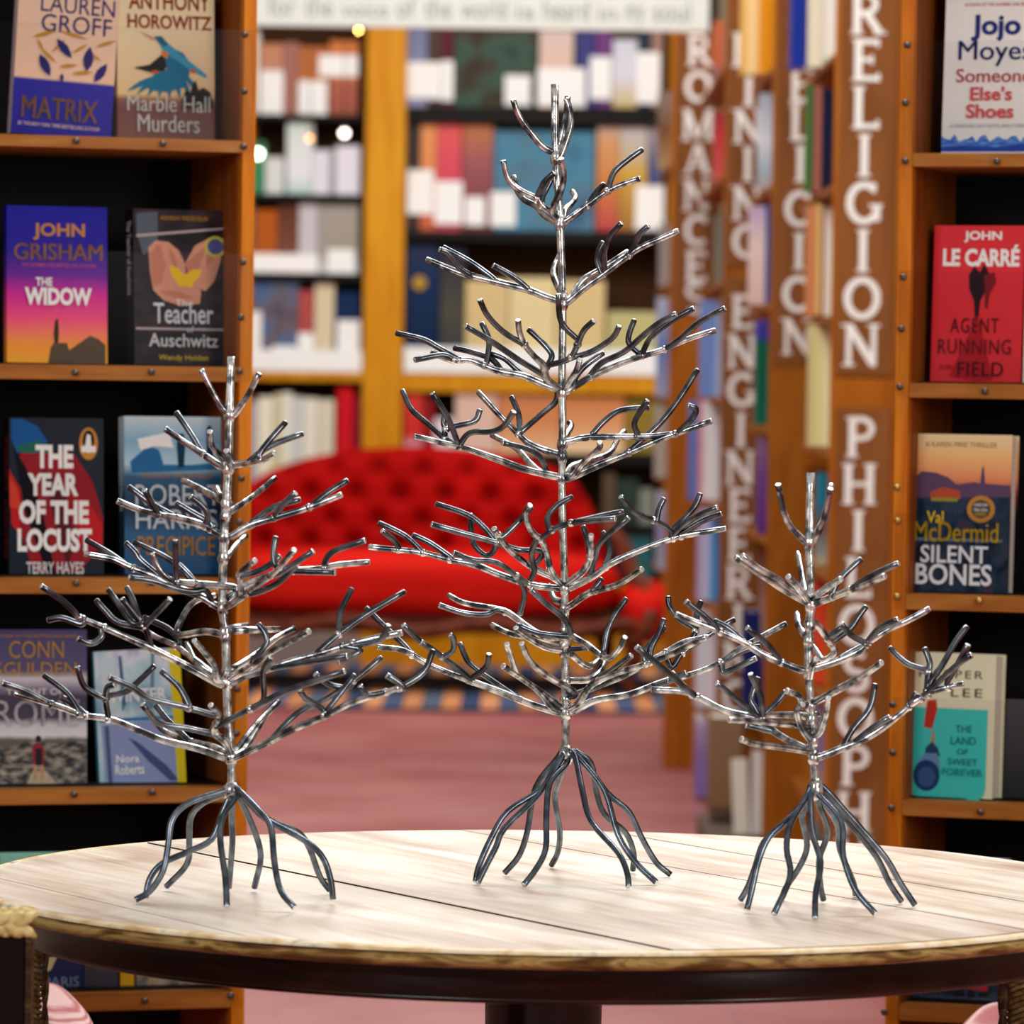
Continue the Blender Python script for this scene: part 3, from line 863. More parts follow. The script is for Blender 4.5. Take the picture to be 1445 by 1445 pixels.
def cabinet(cab, shelf_px, stile_w, width, depth, acr_px, shelf_x, screws_px, stile_screws, H=2.25):
    sd = cab.side; R = cab.root     # side: -1 goes left, +1 goes right from the visible stile
    X = lambda a, b: (min(a, b), max(a, b))
    x0, x1 = X(0, sd * stile_w)
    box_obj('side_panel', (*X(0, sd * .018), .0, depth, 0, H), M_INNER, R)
    box_obj('face_stile', (x0, x1, -.018, .0, 0, H), ORANGE, R, .001)
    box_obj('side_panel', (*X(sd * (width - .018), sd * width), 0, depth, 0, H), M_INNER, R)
    box_obj('face_stile', (*X(sd * (width - stile_w), sd * width), -.018, 0, 0, H), ORANGE, R, .001)
    box_obj('back_panel', (*X(sd * .018, sd * (width - .018)), depth - .01, depth, 0, H), DARKIN, R)
    box_obj('top_board', (*X(0, sd * width), 0, depth, H, H + .02), ORANGE_H, R)
    zs = []
    for (yt, yb) in shelf_px:
        zt = cab.hit(shelf_x, yt).z; zb = cab.hit(shelf_x, yb).z; zs.append(zt)
        box_obj('shelf', (*X(sd * stile_w, sd * (width - stile_w)), -.017, depth - .011, zb, zt), ORANGE_H, R, .001)
        box_obj('dark_shelf_sheet', (*X(sd * (stile_w + .002), sd * (width - stile_w - .002)), .02, depth - .012, zt, zt + .0015), DARKIN, R)  # thin near-black sheet over the shelf top
    for (yt, yb) in acr_px:
        zt = cab.hit(shelf_x, yt).z; zb = cab.hit(shelf_x, yb).z
        box_obj('acrylic_guard', (*X(sd * .004, sd * (width - .004)), -.0215, -.0190, zb, zt), M_ACR, R)
    for (px, py) in screws_px + stile_screws:
        h = cab.hit(px, py, -.02); bm = bmesh.new(); ball(bm, (0, 0, 0), .0042, 10, 0, (1, .55, 1))
        from_bm('screw', bm, BRASS if (py > 650 and sd > 0 and py < 900) else SCREW, R, True, Matrix.Translation((h.x, -.0222, h.z)))
    return zs
LEFTC = Cab('orange-brown bookcase of face-out novels behind the widest left steel tree', 343.5 + 7.5, 6.0, rad(18), -1)
zL = cabinet(LEFTC, [(197, 214), (517, 538), (815, 837), (1110, 1131), (1399, 1421), (-103, -82)], .0165, .62, .24,
    [(41, 214), (357, 538), (667, 837), (965, 1131), (1256, 1421)], 250,
    [(107, 199), (229, 203), (106, 526), (213, 525), (107, 823), (213, 822), (104, 1121), (214, 1118), (68, 1419), (204, 1412)],
    [(345, 49), (344, 129), (343, 207), (342, 370), (339, 448), (337, 524), (340, 675), (337, 737), (336, 815), (334, 972), (333, 1035), (331, 1105), (325, 1405)])
RIGHTC = Cab('orange-brown bookcase of face-out novels on the far side of the religion sign', 1268, 5.9, rad(-17), 1)
zR = cabinet(RIGHTC, [(217, 236), (541, 562), (839, 861), (1130, 1152), (1419, 1441), (-85, -64)], .0165, .62, .24,
    [(60, 236), (384, 562), (725, 861), (985, 1152), (1275, 1441)], 1350,
    [(1407, 228), (1390, 552), (1382, 848), (1384, 1146)],
    [(1281, 64), (1278, 145), (1278, 227), (1275, 391), (1272, 464), (1270, 546), (1266, 688), (1267, 735), (1266, 842), (1260, 994), (1260, 1062), (1258, 1140), (1248, 1428)])

def book(cab, label, x0, x1, yt, shelf_i, yaw, thick, cov, back=.05, lean=4, roll=0, spine='L', spine_m=None, prints=(), group=None, parent_z=None, pages=None, flush=None):
    """a closed book standing face out: x0..x1 and yt are its cover's sides and top in the photograph"""
    zs = zL if cab is LEFTC else zR
    xm = (x0 + x1) / 2; z0 = zs[shelf_i] + .002 if parent_z is None else parent_z
    yb_ = 700
    for _ in range(6):      # find the pixel row where the cover's foot meets the shelf
        h = cab.hit(xm, yb_, back); g = cab.M @ h; loc = CM.inverted() @ Vector((g.x, g.y, z0))
        yb_ = HALF + (-loc.y / -loc.z) * -F * -1 if False else HALF - loc.y / -loc.z * F
    h = cab.hit(xm, yb_, back); g = cab.M @ h; dd = -(CM.inverted() @ g).z; s = F / dd
    hh = (yb_ - yt) / s / math.cos(rad(lean)); ww = (x1 - x0) / s / math.cos(rad(yaw))
    o = thing('book', label, 'book', (g.x, g.y, z0), 0, group)
    o.matrix_world = Matrix.Translation((g.x, g.y, z0)) @ Matrix.Rotation(rad(yaw), 4, 'Z') @ Matrix.Rotation(rad(-lean), 4, 'X') @ Matrix.Rotation(rad(roll), 4, 'Y')
    t = .0012; sl = 1 if spine == 'L' else -1
    bm = bmesh.new(); box(bm, -ww / 2, ww / 2, 0, t, 0, hh); from_bm('front_cover', bm, cov, o)
    bm = bmesh.new(); box(bm, -ww / 2, ww / 2, thick - t, thick, 0, hh); from_bm('back_cover', bm, spine_m or cov, o)
    a, b = (-ww / 2, -ww / 2 + t) if spine == 'L' else (ww / 2 - t, ww / 2)
    bm = bmesh.new(); box(bm, a, b, t, thick - t, 0, hh); from_bm('spine', bm, spine_m or cov, o)
    e = .003
    bm = bmesh.new(); box(bm, -ww / 2 + (t if spine == 'L' else e), ww / 2 - (e if spine == 'L' else t), t, thick - t, .001, hh - .002)
    from_bm('page_block', bm, pages or PAPER, o)
    U = lambda x: (x - xm) / (x1 - x0) * ww
    V = lambda y: (yb_ - y) / (yb_ - yt) * hh
    for k, pr in enumerate(prints):
        yy = -.0006 - .0004 * k
        if pr[0] == 't':       # lettering
            _, s_, a0, b0, a1, b1, m, bold = pr[:8]
            lettering('lettering', s_, U(a0), U(a1), V(b1), V(b0), m, o, yy, bold, pr[8] if len(pr) > 8 else 1.0)
        elif pr[0] == 'p':     # printed shapes: one picture of many polygons
            mats = []; Vv = []; Fc = []; Mi = []
            for j, (m, poly) in enumerate(pr[1]):
                if m not in mats: mats.append(m)
                b0 = len(Vv); Vv += [(U(x), yy - j * .00003, V(y)) for x, y in poly]; Fc.append(tuple(range(b0, b0 + len(poly)))); Mi.append(mats.index(m))
            me = bpy.data.meshes.new('printed_picture'); me.from_pydata(Vv, [], Fc)
            for m in mats: me.materials.append(m)
            for p_, mi in zip(me.polygons, Mi): p_.material_index = mi
            put('printed_picture', me, None, o)
        elif pr[0] == 's':     # spine lettering, reading down
            _, s_, z1, z0_, m = pr
            vs, fs = text_geo(s_, .02, 1.0); me = bpy.data.meshes.new('lettering')
            xx = (-ww / 2 - .0006) if spine == 'L' else (ww / 2 + .0006)
            me.from_pydata([(xx, thick * (.75 - .5 * v) if spine == 'L' else thick * (.25 + .5 * v), hh * (z1 + (z0_ - z1) * u)) for u, v in vs], [], fs)
            put('lettering', me, m, o)
    return o
def ell(cx, cy, rx, ry, n=28, a0=0, a1=360): return [(cx + rx * math.cos(rad(a0 + (a1 - a0) * i / n)), cy + ry * math.sin(rad(a0 + (a1 - a0) * i / n))) for i in range(n)]
def ring(cx, cy, r0, r1, n=36):
    return [(cx + r1 * math.cos(2 * PI * i / n), cy + r1 * math.sin(2 * PI * i / n)) for i in range(n + 1)] + [(cx + r0 * math.cos(-2 * PI * i / n), cy + r0 * math.sin(-2 * PI * i / n)) for i in range(n + 1)]
def leafy(cx, cy, l, w_, ang):
    c, s = math.cos(rad(ang)), math.sin(rad(ang)); out = []
    for t, k in ((-1, 0), (-.5, .75), (0, 1), (.5, .7), (1, 0), (.5, -.7), (0, -1), (-.5, -.75)):
        x = t * l / 2; y = k * w_ / 2; out.append((cx + x * c - y * s, cy + x * s + y * c))
    return out
def rect(a, b, c, d): return [(a, b), (c, b), (c, d), (a, d)]
NAVY = flat('2a2568'); TAN = flat('a3743a'); GOLD = flat('c08a28'); WT = flat('f4f2ee'); BLK = flat('15120f')
PINKB = flat('eac3a8'); CREAMB = flat('ecd3a8'); RUST = flat('8c3418'); INK = flat('1f1a60')
# --- left bookcase, top shelf
book(LEFTC, 'pink and indigo novel with printed feathers, tilted, on the top left shelf', 17, 155, -22, 0, 16, .026,
  grad([(.0, '26218a'), (.36, '2c2696'), (.375, 'eabfa0'), (1, 'f0cdb4')], .3), roll=3.5, spine_m=flat('e4cfd2'), prints=[
  ('t', 'LAUREN', 48, -6, 150, 18, NAVY, .0), ('t', 'GROFF', 50, 21, 147, 46, NAVY, .0),
  ('p', [(GOLD, leafy(x, y, l, wd, a)) for x, y, l, wd, a in ((55, 50, 34, 6, -20), (95, 48, 40, 5, 12), (140, 56, 30, 5, -22), (62, 80, 30, 5, 40), (90, 92, 26, 5, -10), (110, 100, 30, 5, -8), (75, 65, 26, 4, -50), (125, 75, 24, 4, 30), (50, 66, 20, 4, 60), (105, 66, 26, 4, -35))]
   + [(NAVY, leafy(x, y, l, wd, a)) for x, y, l, wd, a in ((83, 68, 34, 12, 50), (58, 94, 34, 13, 62), (117, 80, 36, 14, -85), (135, 98, 32, 12, -60), (82, 110, 14, 5, 90))]),

  ('t', 'MATRIX', 30, 139, 134, 170, TAN, .02), ('t', 'BY THE NEW YORK TIMES BESTSELLING AUTHOR', 26, 176, 138, 181, PINKB, 0)])
TEAL = flat('0c6c90'); SKYB = flat('3a94ba')
fan = [(TEAL, leafy(228 + 10 * k - 28, 119 - .25 * k, 44, 7, 150 - k * 14)) for k in range(8)]
book(LEFTC, 'cream novel with a blue kingfisher and white title on the top left shelf', 168, 302, -16, 0, 19, .03,
  grad([(.0, '7a4a40'), (.20, '6e3f3c'), (.26, '87533c'), (.30, 'dcb884'), (.6, 'ead0a4'), (1, 'f0dfb4')], .3), prints=[
  ('t', 'ANTHONY', 184, -10, 296, 14, RUST, .02), ('t', 'HOROWITZ', 182, 21, 298, 41, RUST, .02),
  ('p', [(BLK, [(190, 97), (212, 92), (228, 78), (240, 84), (232, 100), (214, 103)])] + [(TEAL, [(202, 120), (212, 110), (240, 100), (264, 110), (260, 122), (236, 130), (214, 128)])] + fan +
    [(TEAL, [(232, 78), (244, 68), (258, 74), (268, 88), (266, 106), (252, 120), (228, 124), (206, 118), (220, 104), (236, 98)]),
     (SKYB, [(222, 56), (234, 58), (250, 72), (270, 88), (291, 104), (289, 108), (268, 98), (248, 84), (232, 74)]),
     (flat('d77a20'), [(228, 72), (238, 74), (236, 83), (230, 80)]), (flat('c4551c'), leafy(219, 102, 13, 5, -5)), (flat('c4551c'), leafy(272, 99, 10, 6, 20)),
     (flat('1d5e84'), [(218, 52), (228, 51), (238, 62), (232, 66), (224, 60)]), (flat('c9996e'), [(198, 46), (206, 48), (222, 56), (216, 57)])]),
  ('p', [(BLK, [(256, 140), (262, 126), (268, 130), (271, 118), (275, 112), (279, 126), (286, 122), (295, 128), (300, 150), (256, 152)])]),
  ('t', 'Marble Hall', 181, 135, 295, 158, WT, .012), ('t', 'Murders', 195, 162, 280, 187, WT, .012)])
# --- second shelf
dome_ = [(68, 515), (72, 490), (76, 484), (94, 484), (97, 494), (126, 473), (138, 478), (147, 486), (147, 517), (60, 517)]
book(LEFTC, 'blue to magenta sunset novel with gold name, on the second left shelf', 12, 150, 291, 1, 17, .022,
  grad([(0, 'f5a52a'), (.12, 'f2933a'), (.28, 'f0507c'), (.42, 'd62a94'), (.55, '70249c'), (.7, '2a1c9a'), (1, '1a14a0')], .3, .08, 3), prints=[
  ('p', [(flat('5a4a3a'), dome_), (flat('3c3026'), [(76, 470), (78, 452), (82, 449), (83, 470), (82, 484), (77, 484)])]),
  ('t', 'JOHN', 48, 315, 119, 339, flat('c78a48'), .03), ('t', 'GRISHAM', 22, 344, 143, 367, flat('c78a48'), .03),
  ('t', 'THE NUMBER ONE BESTSELLING AUTHOR', 32, 372, 134, 377, flat('d8608c'), 0),
  ('t', 'THE', 51, 392, 74, 404, WT, .03), ('t', 'WIDOW', 36, 406, 128, 431, WT, .045)])
HAND = flat('d9987e'); HAND2 = flat('c98068')
book(LEFTC, 'dark novel with cupped hands and yellow butterfly on the second left shelf', 192, 323, 296, 1, 22, .033,
  cloud(['17141a', '2c242a', '433236'], 3, .3, (1, 1, 3)), spine_m=flat('17141c'), prints=[
  ('p', [(flat('5c6572'), [(196, 302), (225, 300), (225, 345), (205, 362), (196, 330)]),
    (flat('b9a8a8'), [(196, 332), (322, 319), (322, 322), (196, 336)]),
    (HAND, [(212, 350), (222, 340), (240, 342), (254, 354), (262, 372), (264, 396), (274, 402), (284, 410), (282, 428), (256, 432), (232, 424), (218, 410), (214, 384)]),
    (HAND2, [(214, 358), (228, 346), (236, 370), (230, 400), (218, 406)]),
    (HAND, [(262, 372), (276, 346), (294, 336), (308, 344), (312, 364), (302, 396), (290, 410), (272, 404)]),
    (HAND2, [(262, 372), (280, 356), (284, 372), (270, 396)]),
    (HAND2, leafy(226, 362, 36, 9, 80)), (HAND, leafy(236, 360, 36, 9, 84)), (HAND2, leafy(246, 366, 34, 8, 70)), (HAND2, leafy(282, 362, 36, 9, -62)), (HAND2, leafy(296, 362, 34, 9, -74)), (HAND2, leafy(250, 416, 50, 10, 10)), (flat('f2c51e'), [(261, 388), (252, 378), (241, 375), (243, 388), (249, 396), (254, 405), (262, 403), (270, 406), (275, 397), (282, 390), (285, 380), (273, 380)]),
    (flat('d2c64a'), ring(304, 347, 11, 15)), (flat('5a5f9a'), ell(304, 347, 11, 11)), (flat('b9a8a8'), rect(194, 463, 320, 466))]),
  ('t', 'WEDNESDAY TIMES BESTSELLER', 228, 305, 294, 311, GOLD, 0), ('t', 'The', 248, 423, 272, 432, WT, 0),
  ('t', 'Teacher', 218, 428, 300, 457, flat('d7dbe2'), .008), ('t', 'of', 263, 460, 273, 469, flat('c3c7d6'), .0),
  ('t', 'Auschwitz', 211, 471, 306, 490, flat('d0cfd0'), .008), ('t', 'Wendy Holden', 224, 501, 292, 511, flat('c9b23c'), .01),
  ('s', 'The Teacher of Auschwitz', .93, .45, flat('c8c8c8'))])
# --- third shelf
RED = flat('c32026'); DRED = flat('7c1a20')
book(LEFTC, 'dark navy and red thriller with big white capitals on the third left shelf', 15, 145, 590, 2, 17, .032,
  flat('121c2c', .3), spine_m=flat('0f0b10'), prints=[
  ('p', [(flat('1b5a9a'), [(18, 592), (34, 592), (54, 602), (68, 624), (52, 636), (26, 640), (18, 620)]), (flat('246a5a'), [(24, 630), (56, 622), (76, 640), (40, 650)]),
    (RED, [(15, 662), (30, 690), (45, 730), (40, 770), (18, 740)]), (flat('d8442e'), [(15, 672), (26, 690), (32, 720), (16, 716)]),
    (flat('962028'), [(30, 640), (104, 640), (130, 680), (144, 730), (143, 768), (110, 808), (48, 808), (30, 750)]),
    (RED, [(104, 700), (128, 715), (143, 740), (143, 770), (112, 766)]), (flat('10101a'), [(22, 634), (38, 660), (60, 720), (78, 808), (66, 808), (36, 720)]), (flat('5a1a24'), [(60, 660), (90, 690), (104, 760), (96, 806), (76, 730)]),
    (flat('c98a3c'), ell(124, 626, 13, 23)), (flat('15120f'), ell(124, 622, 8, 15)), (WT, [(122, 612), (127, 614), (128, 632), (124, 640), (119, 632)]), (WT, rect(114, 629, 134, 638))]),
  ('t', 'THE', 51, 628, 103, 661, WT, .045), ('t', 'YEAR', 40, 668, 110, 700, WT, .045), ('t', 'OF THE', 28, 706, 124, 740, WT, .045), ('t', 'LOCUST', 26, 746, 128, 779, WT, .045),
  ('t', 'TERRY HAYES', 38, 793, 117, 810, flat('d9d9d9'), .015), ('s', 'TERRY HAYES', .9, .1, flat('a02830'))])
book(LEFTC, 'pale blue bridge-scene novel behind the left tree on the third shelf', 178, 313, 588, 2, 19, .027,
  grad([(0, '1c4e78'), (.25, '2d5f8a'), (.4, '14283e'), (.62, '2a5a80'), (.70, 'b0cfdc'), (.85, '7fb0cc'), (1, 'c9dfe8')], .3, .06, 4), spine_m=grad([(0, '1c2a3e'), (.5, '243446'), (.62, '8fb4c8'), (1, 'cfe2e8')]), prints=[
  ('p', [(flat('2a6a9c'), [(186, 652), (206, 634), (214, 630), (226, 636), (232, 656), (270, 656), (312, 652), (312, 662), (188, 668)]), (flat('16354e'), [(253, 612), (260, 612), (262, 628), (260, 660), (252, 660), (250, 628)]),
    (flat('16354e'), [(292, 602), (298, 600), (301, 650), (291, 650)]), (WT, [(196, 620), (240, 610), (246, 632), (220, 630), (200, 636)])]),
  ('t', 'THE SUNDAY TIMES BESTSELLER', 200, 669, 300, 675, flat('b8863c'), 0), ('t', 'ROBERT', 193, 684, 310, 713, flat('cdd5da'), .0), ('t', 'HARRIS', 193, 719, 305, 747, flat('cdd5da'), .0),
  ('t', 'PRECIPICE', 195, 757, 302, 784, flat('b57f2c'), .0), ('s', 'ROBERT HARRIS', .72, .4, flat('c9d0d4'))])
# --- fourth shelf
rocks = cloud(['22252c', '4a4a4c', '8c8478', 'b8ac9c'], 9, .4)
book(LEFTC, 'violet-grey Roman novel with a small red-coated figure on the fourth left shelf', -22, 121, 889, 3, 17, .03,
  grad([(0, '6a645c'), (.28, '6a645c'), (.31, 'e0e0e2'), (.38, 'd4d2d8'), (.43, '4c4658'), (.57, '4a4458'), (.62, '8c849c'), (.68, 'd0c8cc'), (.73, '5a5274'), (1, '4a4470')], .3, .05, 6), prints=[
  ('p', [(rocks, [(-22, 1048), (10, 1056), (40, 1046), (80, 1050), (120, 1044), (120, 1112), (-22, 1112)]), (flat('b9a88c'), [(36, 1112), (46, 1088), (64, 1088), (84, 1112)]),
    (flat('962e38'), [(45, 1056), (50, 1048), (59, 1050), (63, 1060), (61, 1078), (47, 1078)]), (flat('2c2430'), ell(54, 1043, 4, 5)), (flat('2c2430'), rect(50, 1056, 59, 1080)), (flat('c2906c'), rect(47, 1080, 52, 1102)), (flat('c2906c'), rect(57, 1080, 61, 1102))]),
  ('t', 'AUTHOR OF THE BESTSELLING SERIES', -8, 896, 108, 900, GOLD, 0), ('t', 'CONN', 14, 905, 89, 929, flat('b88a34'), -.005), ('t', 'IGGULDEN', -18, 935, 106, 954, flat('b88a34'), -.005),
  ('t', 'TYRANT OF', 10, 972, 88, 981, WT, .0), ('t', 'ROME', -5, 988, 110, 1025, flat('e6e2e4'), .01)])
book(LEFTC, 'icy blue winter-tree novel with yellow page edge on the fourth left shelf', 142, 262, 917, 3, 12, .030,
  cloud(['4f6f92', '8fb2c4', 'b4d0d6', 'd8dce6', '9da0c0'], 2.6, .35), spine='L', spine_m=flat('4ba4c4'), pages=flat('d8c21e'), roll=-3, prints=[
  ('p', [(flat('3a78ac'), rect(146, 1012, 250, 1017)), (flat('8a98c2'), [(148, 1020), (250, 1018), (252, 1106), (150, 1106)]), (flat('46507e'), [(184, 1040), (196, 1046), (236, 1082), (252, 1104), (240, 1104), (210, 1074)]),
    (flat('4c5c7c'), [(152, 1022), (158, 1022), (160, 1104), (154, 1104)]), (flat('3c6c8a'), [(176, 925), (180, 925), (184, 990), (178, 1004)]), (flat('5c8494'), [(222, 922), (226, 922), (222, 1000), (216, 1000)]),
    (flat('d8c21e'), [(246, 918), (262, 918), (262, 1108), (250, 1108)]), (flat('c2d6dc'), [(150, 930), (172, 926), (170, 1000), (152, 1004)])]),
  ('t', 'WINTER', 160, 972, 240, 990, WT, .01), ('t', 'Nora', 166, 1064, 198, 1075, WT, .01), ('t', 'Roberts', 164, 1078, 204, 1092, WT, .01)])
# --- fifth shelf, seen below and just above the table
book(LEFTC, 'navy book with pale green top edge, lowest left shelf, mostly behind the table', 2, 116, 1204, 4, 17, .03,
  grad([(0, '23264a'), (.18, '2b2c52'), (.26, '1a1f44'), (.5, '3a5c70'), (.8, '6aa79a'), (1, '8fcbb8')], .35), prints=[('t', 'PARIS', 62, 1379, 110, 1393, flat('7c84a8'), .0), ('p', [(flat('c8b08c'), [(66, 1352), (80, 1350), (72, 1368), (66, 1372)])])])
book(LEFTC, 'brown-grey book between the navy and the yellow ones on the lowest left shelf', 120, 166, 1230, 4, 17, .025, grad([(0, '3d3a48'), (.5, '5a4a38'), (1, '4a4652')], .4, .1, 4))
book(LEFTC, 'narrow golden yellow book on the lowest left shelf', 170, 189, 1240, 4, 10, .06, flat('d8a01c'))
book(LEFTC, 'grey and sand patterned book at the stile end of the lowest left shelf', 194, 300, 1250, 4, 17, .03, cloud(['3a3a50', '6c6470', 'b49c6c', 'a8a0a8'], 5, .4))
# slivers at the picture's left border
book(LEFTC, 'dark book with thin grey spine, leftmost on the third shelf', -70, -4, 600, 2, 17, .03, flat('14101a'), spine='L')
book(LEFTC, 'dark red novel leftmost on the second shelf', -120, -6, 300, 1, 17, .03, grad([(0, '7c3424'), (.3, '1c1820'), (1, '15131a')]), spine='L')

# --- right bookcase
SUN = cloud(['3050b0', '4a78d0', '86b4ec'], 8, .4)
sky_ = [(1330, 214)] + [(1330 + 6 * i, 200 - random.choice((0, 2, 4, 8, 3)) - (8 if i % 7 == 3 else 0)) for i in range(24)] + [(1472, 214)]
book(RIGHTC, 'white novel with blue and red lettering on the top right shelf', 1330, 1468, -30, 0, -18, .03,
  flat('f0eee8', .35), spine='R', prints=[('p', [(SUN, sky_), (flat('2a46a8'), [(1330, 214), (1330, 208), (1360, 205), (1400, 208), (1440, 203), (1466, 206), (1466, 214)])]),
  ('t', 'AUTHOR OF THE NUMBER ONE BESTSELLER', 1356, 3, 1460, 8, flat('c0605c'), 0),
  ('t', 'Jojo', 1366, 20, 1434, 58, flat('27337c'), .03), ('t', 'Moyes', 1350, 57, 1450, 93, flat('27337c'), .02),
  ('t', 'Someone', 1348, 97, 1450, 116, flat('d84c50'), .02), ('t', "Else's", 1368, 122, 1425, 142, flat('d84c50'), .02), ('t', 'Shoes', 1363, 147, 1428, 167, flat('d84c50'), .02),
  ('t', 'A SPARKLING NEW NOVEL ABOUT FRIENDSHIP', 1342, 175, 1462, 180, flat('9aa0b8'), 0)])
book(RIGHTC, 'bright red spy novel with white capitals and dark running figure', 1314, 1438, 318, 1, -17, .026,
  flat('dc1f2a', .3), spine='R', prints=[('p', [(flat('2c1620'), [(1363, 388), (1370, 376), (1378, 384), (1384, 372), (1392, 388), (1388, 408), (1380, 424), (1378, 448), (1373, 448), (1371, 424), (1364, 408)]),
    (flat('7c1c24'), [(1384, 388), (1398, 384), (1401, 398), (1392, 416), (1390, 436), (1386, 434), (1386, 412)]),
    (flat('b01c26'), [(1374, 452), (1380, 452), (1400, 536), (1376, 538), (1340, 532)])]),
  ('t', 'JOHN', 1355, 326, 1407, 342, WT, .03), ('t', 'LE CARRÉ', 1327, 345, 1432, 376, WT, .04),
  ('t', 'AGENT', 1340, 449, 1406, 470, flat('4a1018'), .0, 1.2), ('t', 'RUNNING', 1324, 479, 1424, 500, flat('5a1820'), .0, 1.1), ('t', 'FIELD', 1352, 511, 1414, 531, flat('4a1018'), .0, 1.1), ('t', 'IN THE', 1328, 516, 1344, 522, flat('4a1018'), 0)])
book(RIGHTC, 'cream-spined book just behind the bright red novel', 1444, 1500, 325, 1, -17, .02, flat('e8e2d0'), spine='L')
city = cloud(['0c1422', '1c2c40', '2c3c50', '4c2c3c'], 7, .35)
book(RIGHTC, 'hardback with sunset city skyline and gold roundel on the third right shelf', 1286, 1420, 613, 2, -21, .032,
  grad([(0, '0e141e'), (.5, '141c2c'), (.62, '7c3434'), (.72, 'e08a64'), (.85, 'f0b878'), (1, 'ecd8a8')], .25, .04, 5), back=.022, lean=2.5, spine='L', prints=[
  ('p', [(city, [(1287, 700), (1300, 690), (1340, 698), (1380, 694), (1419, 700), (1419, 836), (1287, 836)]), (flat('5c4460'), [(1287, 678), (1298, 666), (1318, 668), (1334, 674), (1346, 684), (1372, 680), (1378, 682), (1380, 662), (1382, 656), (1385, 682), (1419, 684), (1419, 700), (1287, 704)]),
    (flat('b04c34'), [(1310, 696), (1326, 688), (1350, 692), (1352, 704), (1312, 708)]), (flat('8c8a2c'), rect(1312, 703, 1348, 708)),
    (flat('b97f34'), ring(1380, 718, 13, 19)), (flat('4c4a40'), ell(1380, 718, 12.8, 12.8)), (flat('6a7a8a'), rect(1290, 760, 1410, 764))]),
  ('t', 'A KAREN PIRIE THRILLER', 1302, 624, 1400, 631, flat('a89068'), 0), ('t', 'OVER TEN', 1371, 710, 1389, 714, WT, 0), ('t', 'MILLION', 1371, 717, 1389, 721, WT, 0), ('t', 'SOLD', 1373, 723, 1387, 727, flat('e0c020'), 0),
  ('t', 'Val', 1307, 722, 1330, 739, flat('e6c21c'), .01), ('t', 'McDermid', 1291, 737, 1405, 765, flat('e6c21c'), .02),
  ('t', 'SILENT', 1300, 770, 1392, 795, flat('e2e6ea'), .015), ('t', 'BONES', 1294, 796, 1398, 826, flat('e2e6ea'), .02)])
AQUA = flat('45cdc6')
rr = [(1284.5, 1000), (1388, 1000), (1388, 1112), (1386, 1120), (1380, 1127), (1372, 1130), (1300, 1130), (1290, 1124), (1285, 1114)]
book(RIGHTC, 'cream and turquoise novel with a hanging bell print on the fourth right shelf', 1284, 1397, 922, 3, -26, .034,
  flat('e6e6c4', .35), back=.024, lean=2.5, spine='L', spine_m=flat('e6e6c4'), prints=[
  ('p', [(AQUA, rr), (flat('c23a2c'), [(1306, 990), (1318, 988), (1320, 1002), (1314, 1030), (1302, 1028), (1304, 1006)]), (flat('b48c6a'), [(1314, 1030), (1317, 1034), (1318, 1052), (1312, 1050)]), (flat('2a4668'), [(1306, 1056), (1314, 1048), (1322, 1056), (1326, 1068), (1304, 1070)]),
    (flat('6a8cb8'), [(1298, 1074), (1306, 1064), (1322, 1064), (1326, 1078), (1326, 1090), (1294, 1090)]), (flat('22406e'), ell(1308, 1096, 18, 22)), (flat('3c5c90'), ell(1308, 1098, 12, 14))]),
  ('t', 'HARPER', 1294, 946, 1380, 957, flat('3c4438'), 0, 1.3), ('t', 'LEE', 1338, 971, 1380, 983, flat('3c4438'), 0, 1.3),
  ('t', 'THE', 1346, 1023, 1368, 1033, flat('16787c'), .0), ('t', 'LAND', 1340, 1039, 1374, 1050, flat('16787c'), .0), ('t', 'OF', 1349, 1056, 1364, 1064, flat('16787c'), 0), ('t', 'SWEET', 1337, 1070, 1377, 1079, flat('16787c'), 0), ('t', 'FOREVER', 1330, 1084, 1384, 1094, flat('16787c'), 0)])
book(RIGHTC, 'dark grey book leaning at the border of the fourth right shelf', 1414, 1500, 988, 3, -17, .02, grad([(0, '2c2c2c'), (1, '4a4a4a')], .25), spine='R')
book(RIGHTC, 'grey novel with two red-coated figures on the lowest right shelf', 1274, 1412, 1210, 4, -17, .03,
  grad([(0, '23262e'), (.08, '2c3240'), (.13, '3c4658'), (.18, 'c8ccd8'), (1, 'd2d4dc')], .3), spine='R', prints=[('p', [(flat('c83440'), [(1350, 1384), (1362, 1376), (1376, 1380), (1390, 1378), (1392, 1396), (1376, 1397), (1362, 1393), (1350, 1392)]), (flat('3a4460'), rect(1360, 1392, 1365, 1408)), (flat('3a4460'), rect(1375, 1394, 1380, 1408)), (flat('3c4658'), [(1276, 1400), (1310, 1396), (1360, 1408), (1390, 1404), (1400, 1396), (1410, 1402), (1410, 1424), (1276, 1424)])]),
   ('t', 'THE LAST TRAIN TO LONDON', 1290, 1406, 1400, 1416, flat('6c7888'), 0)])
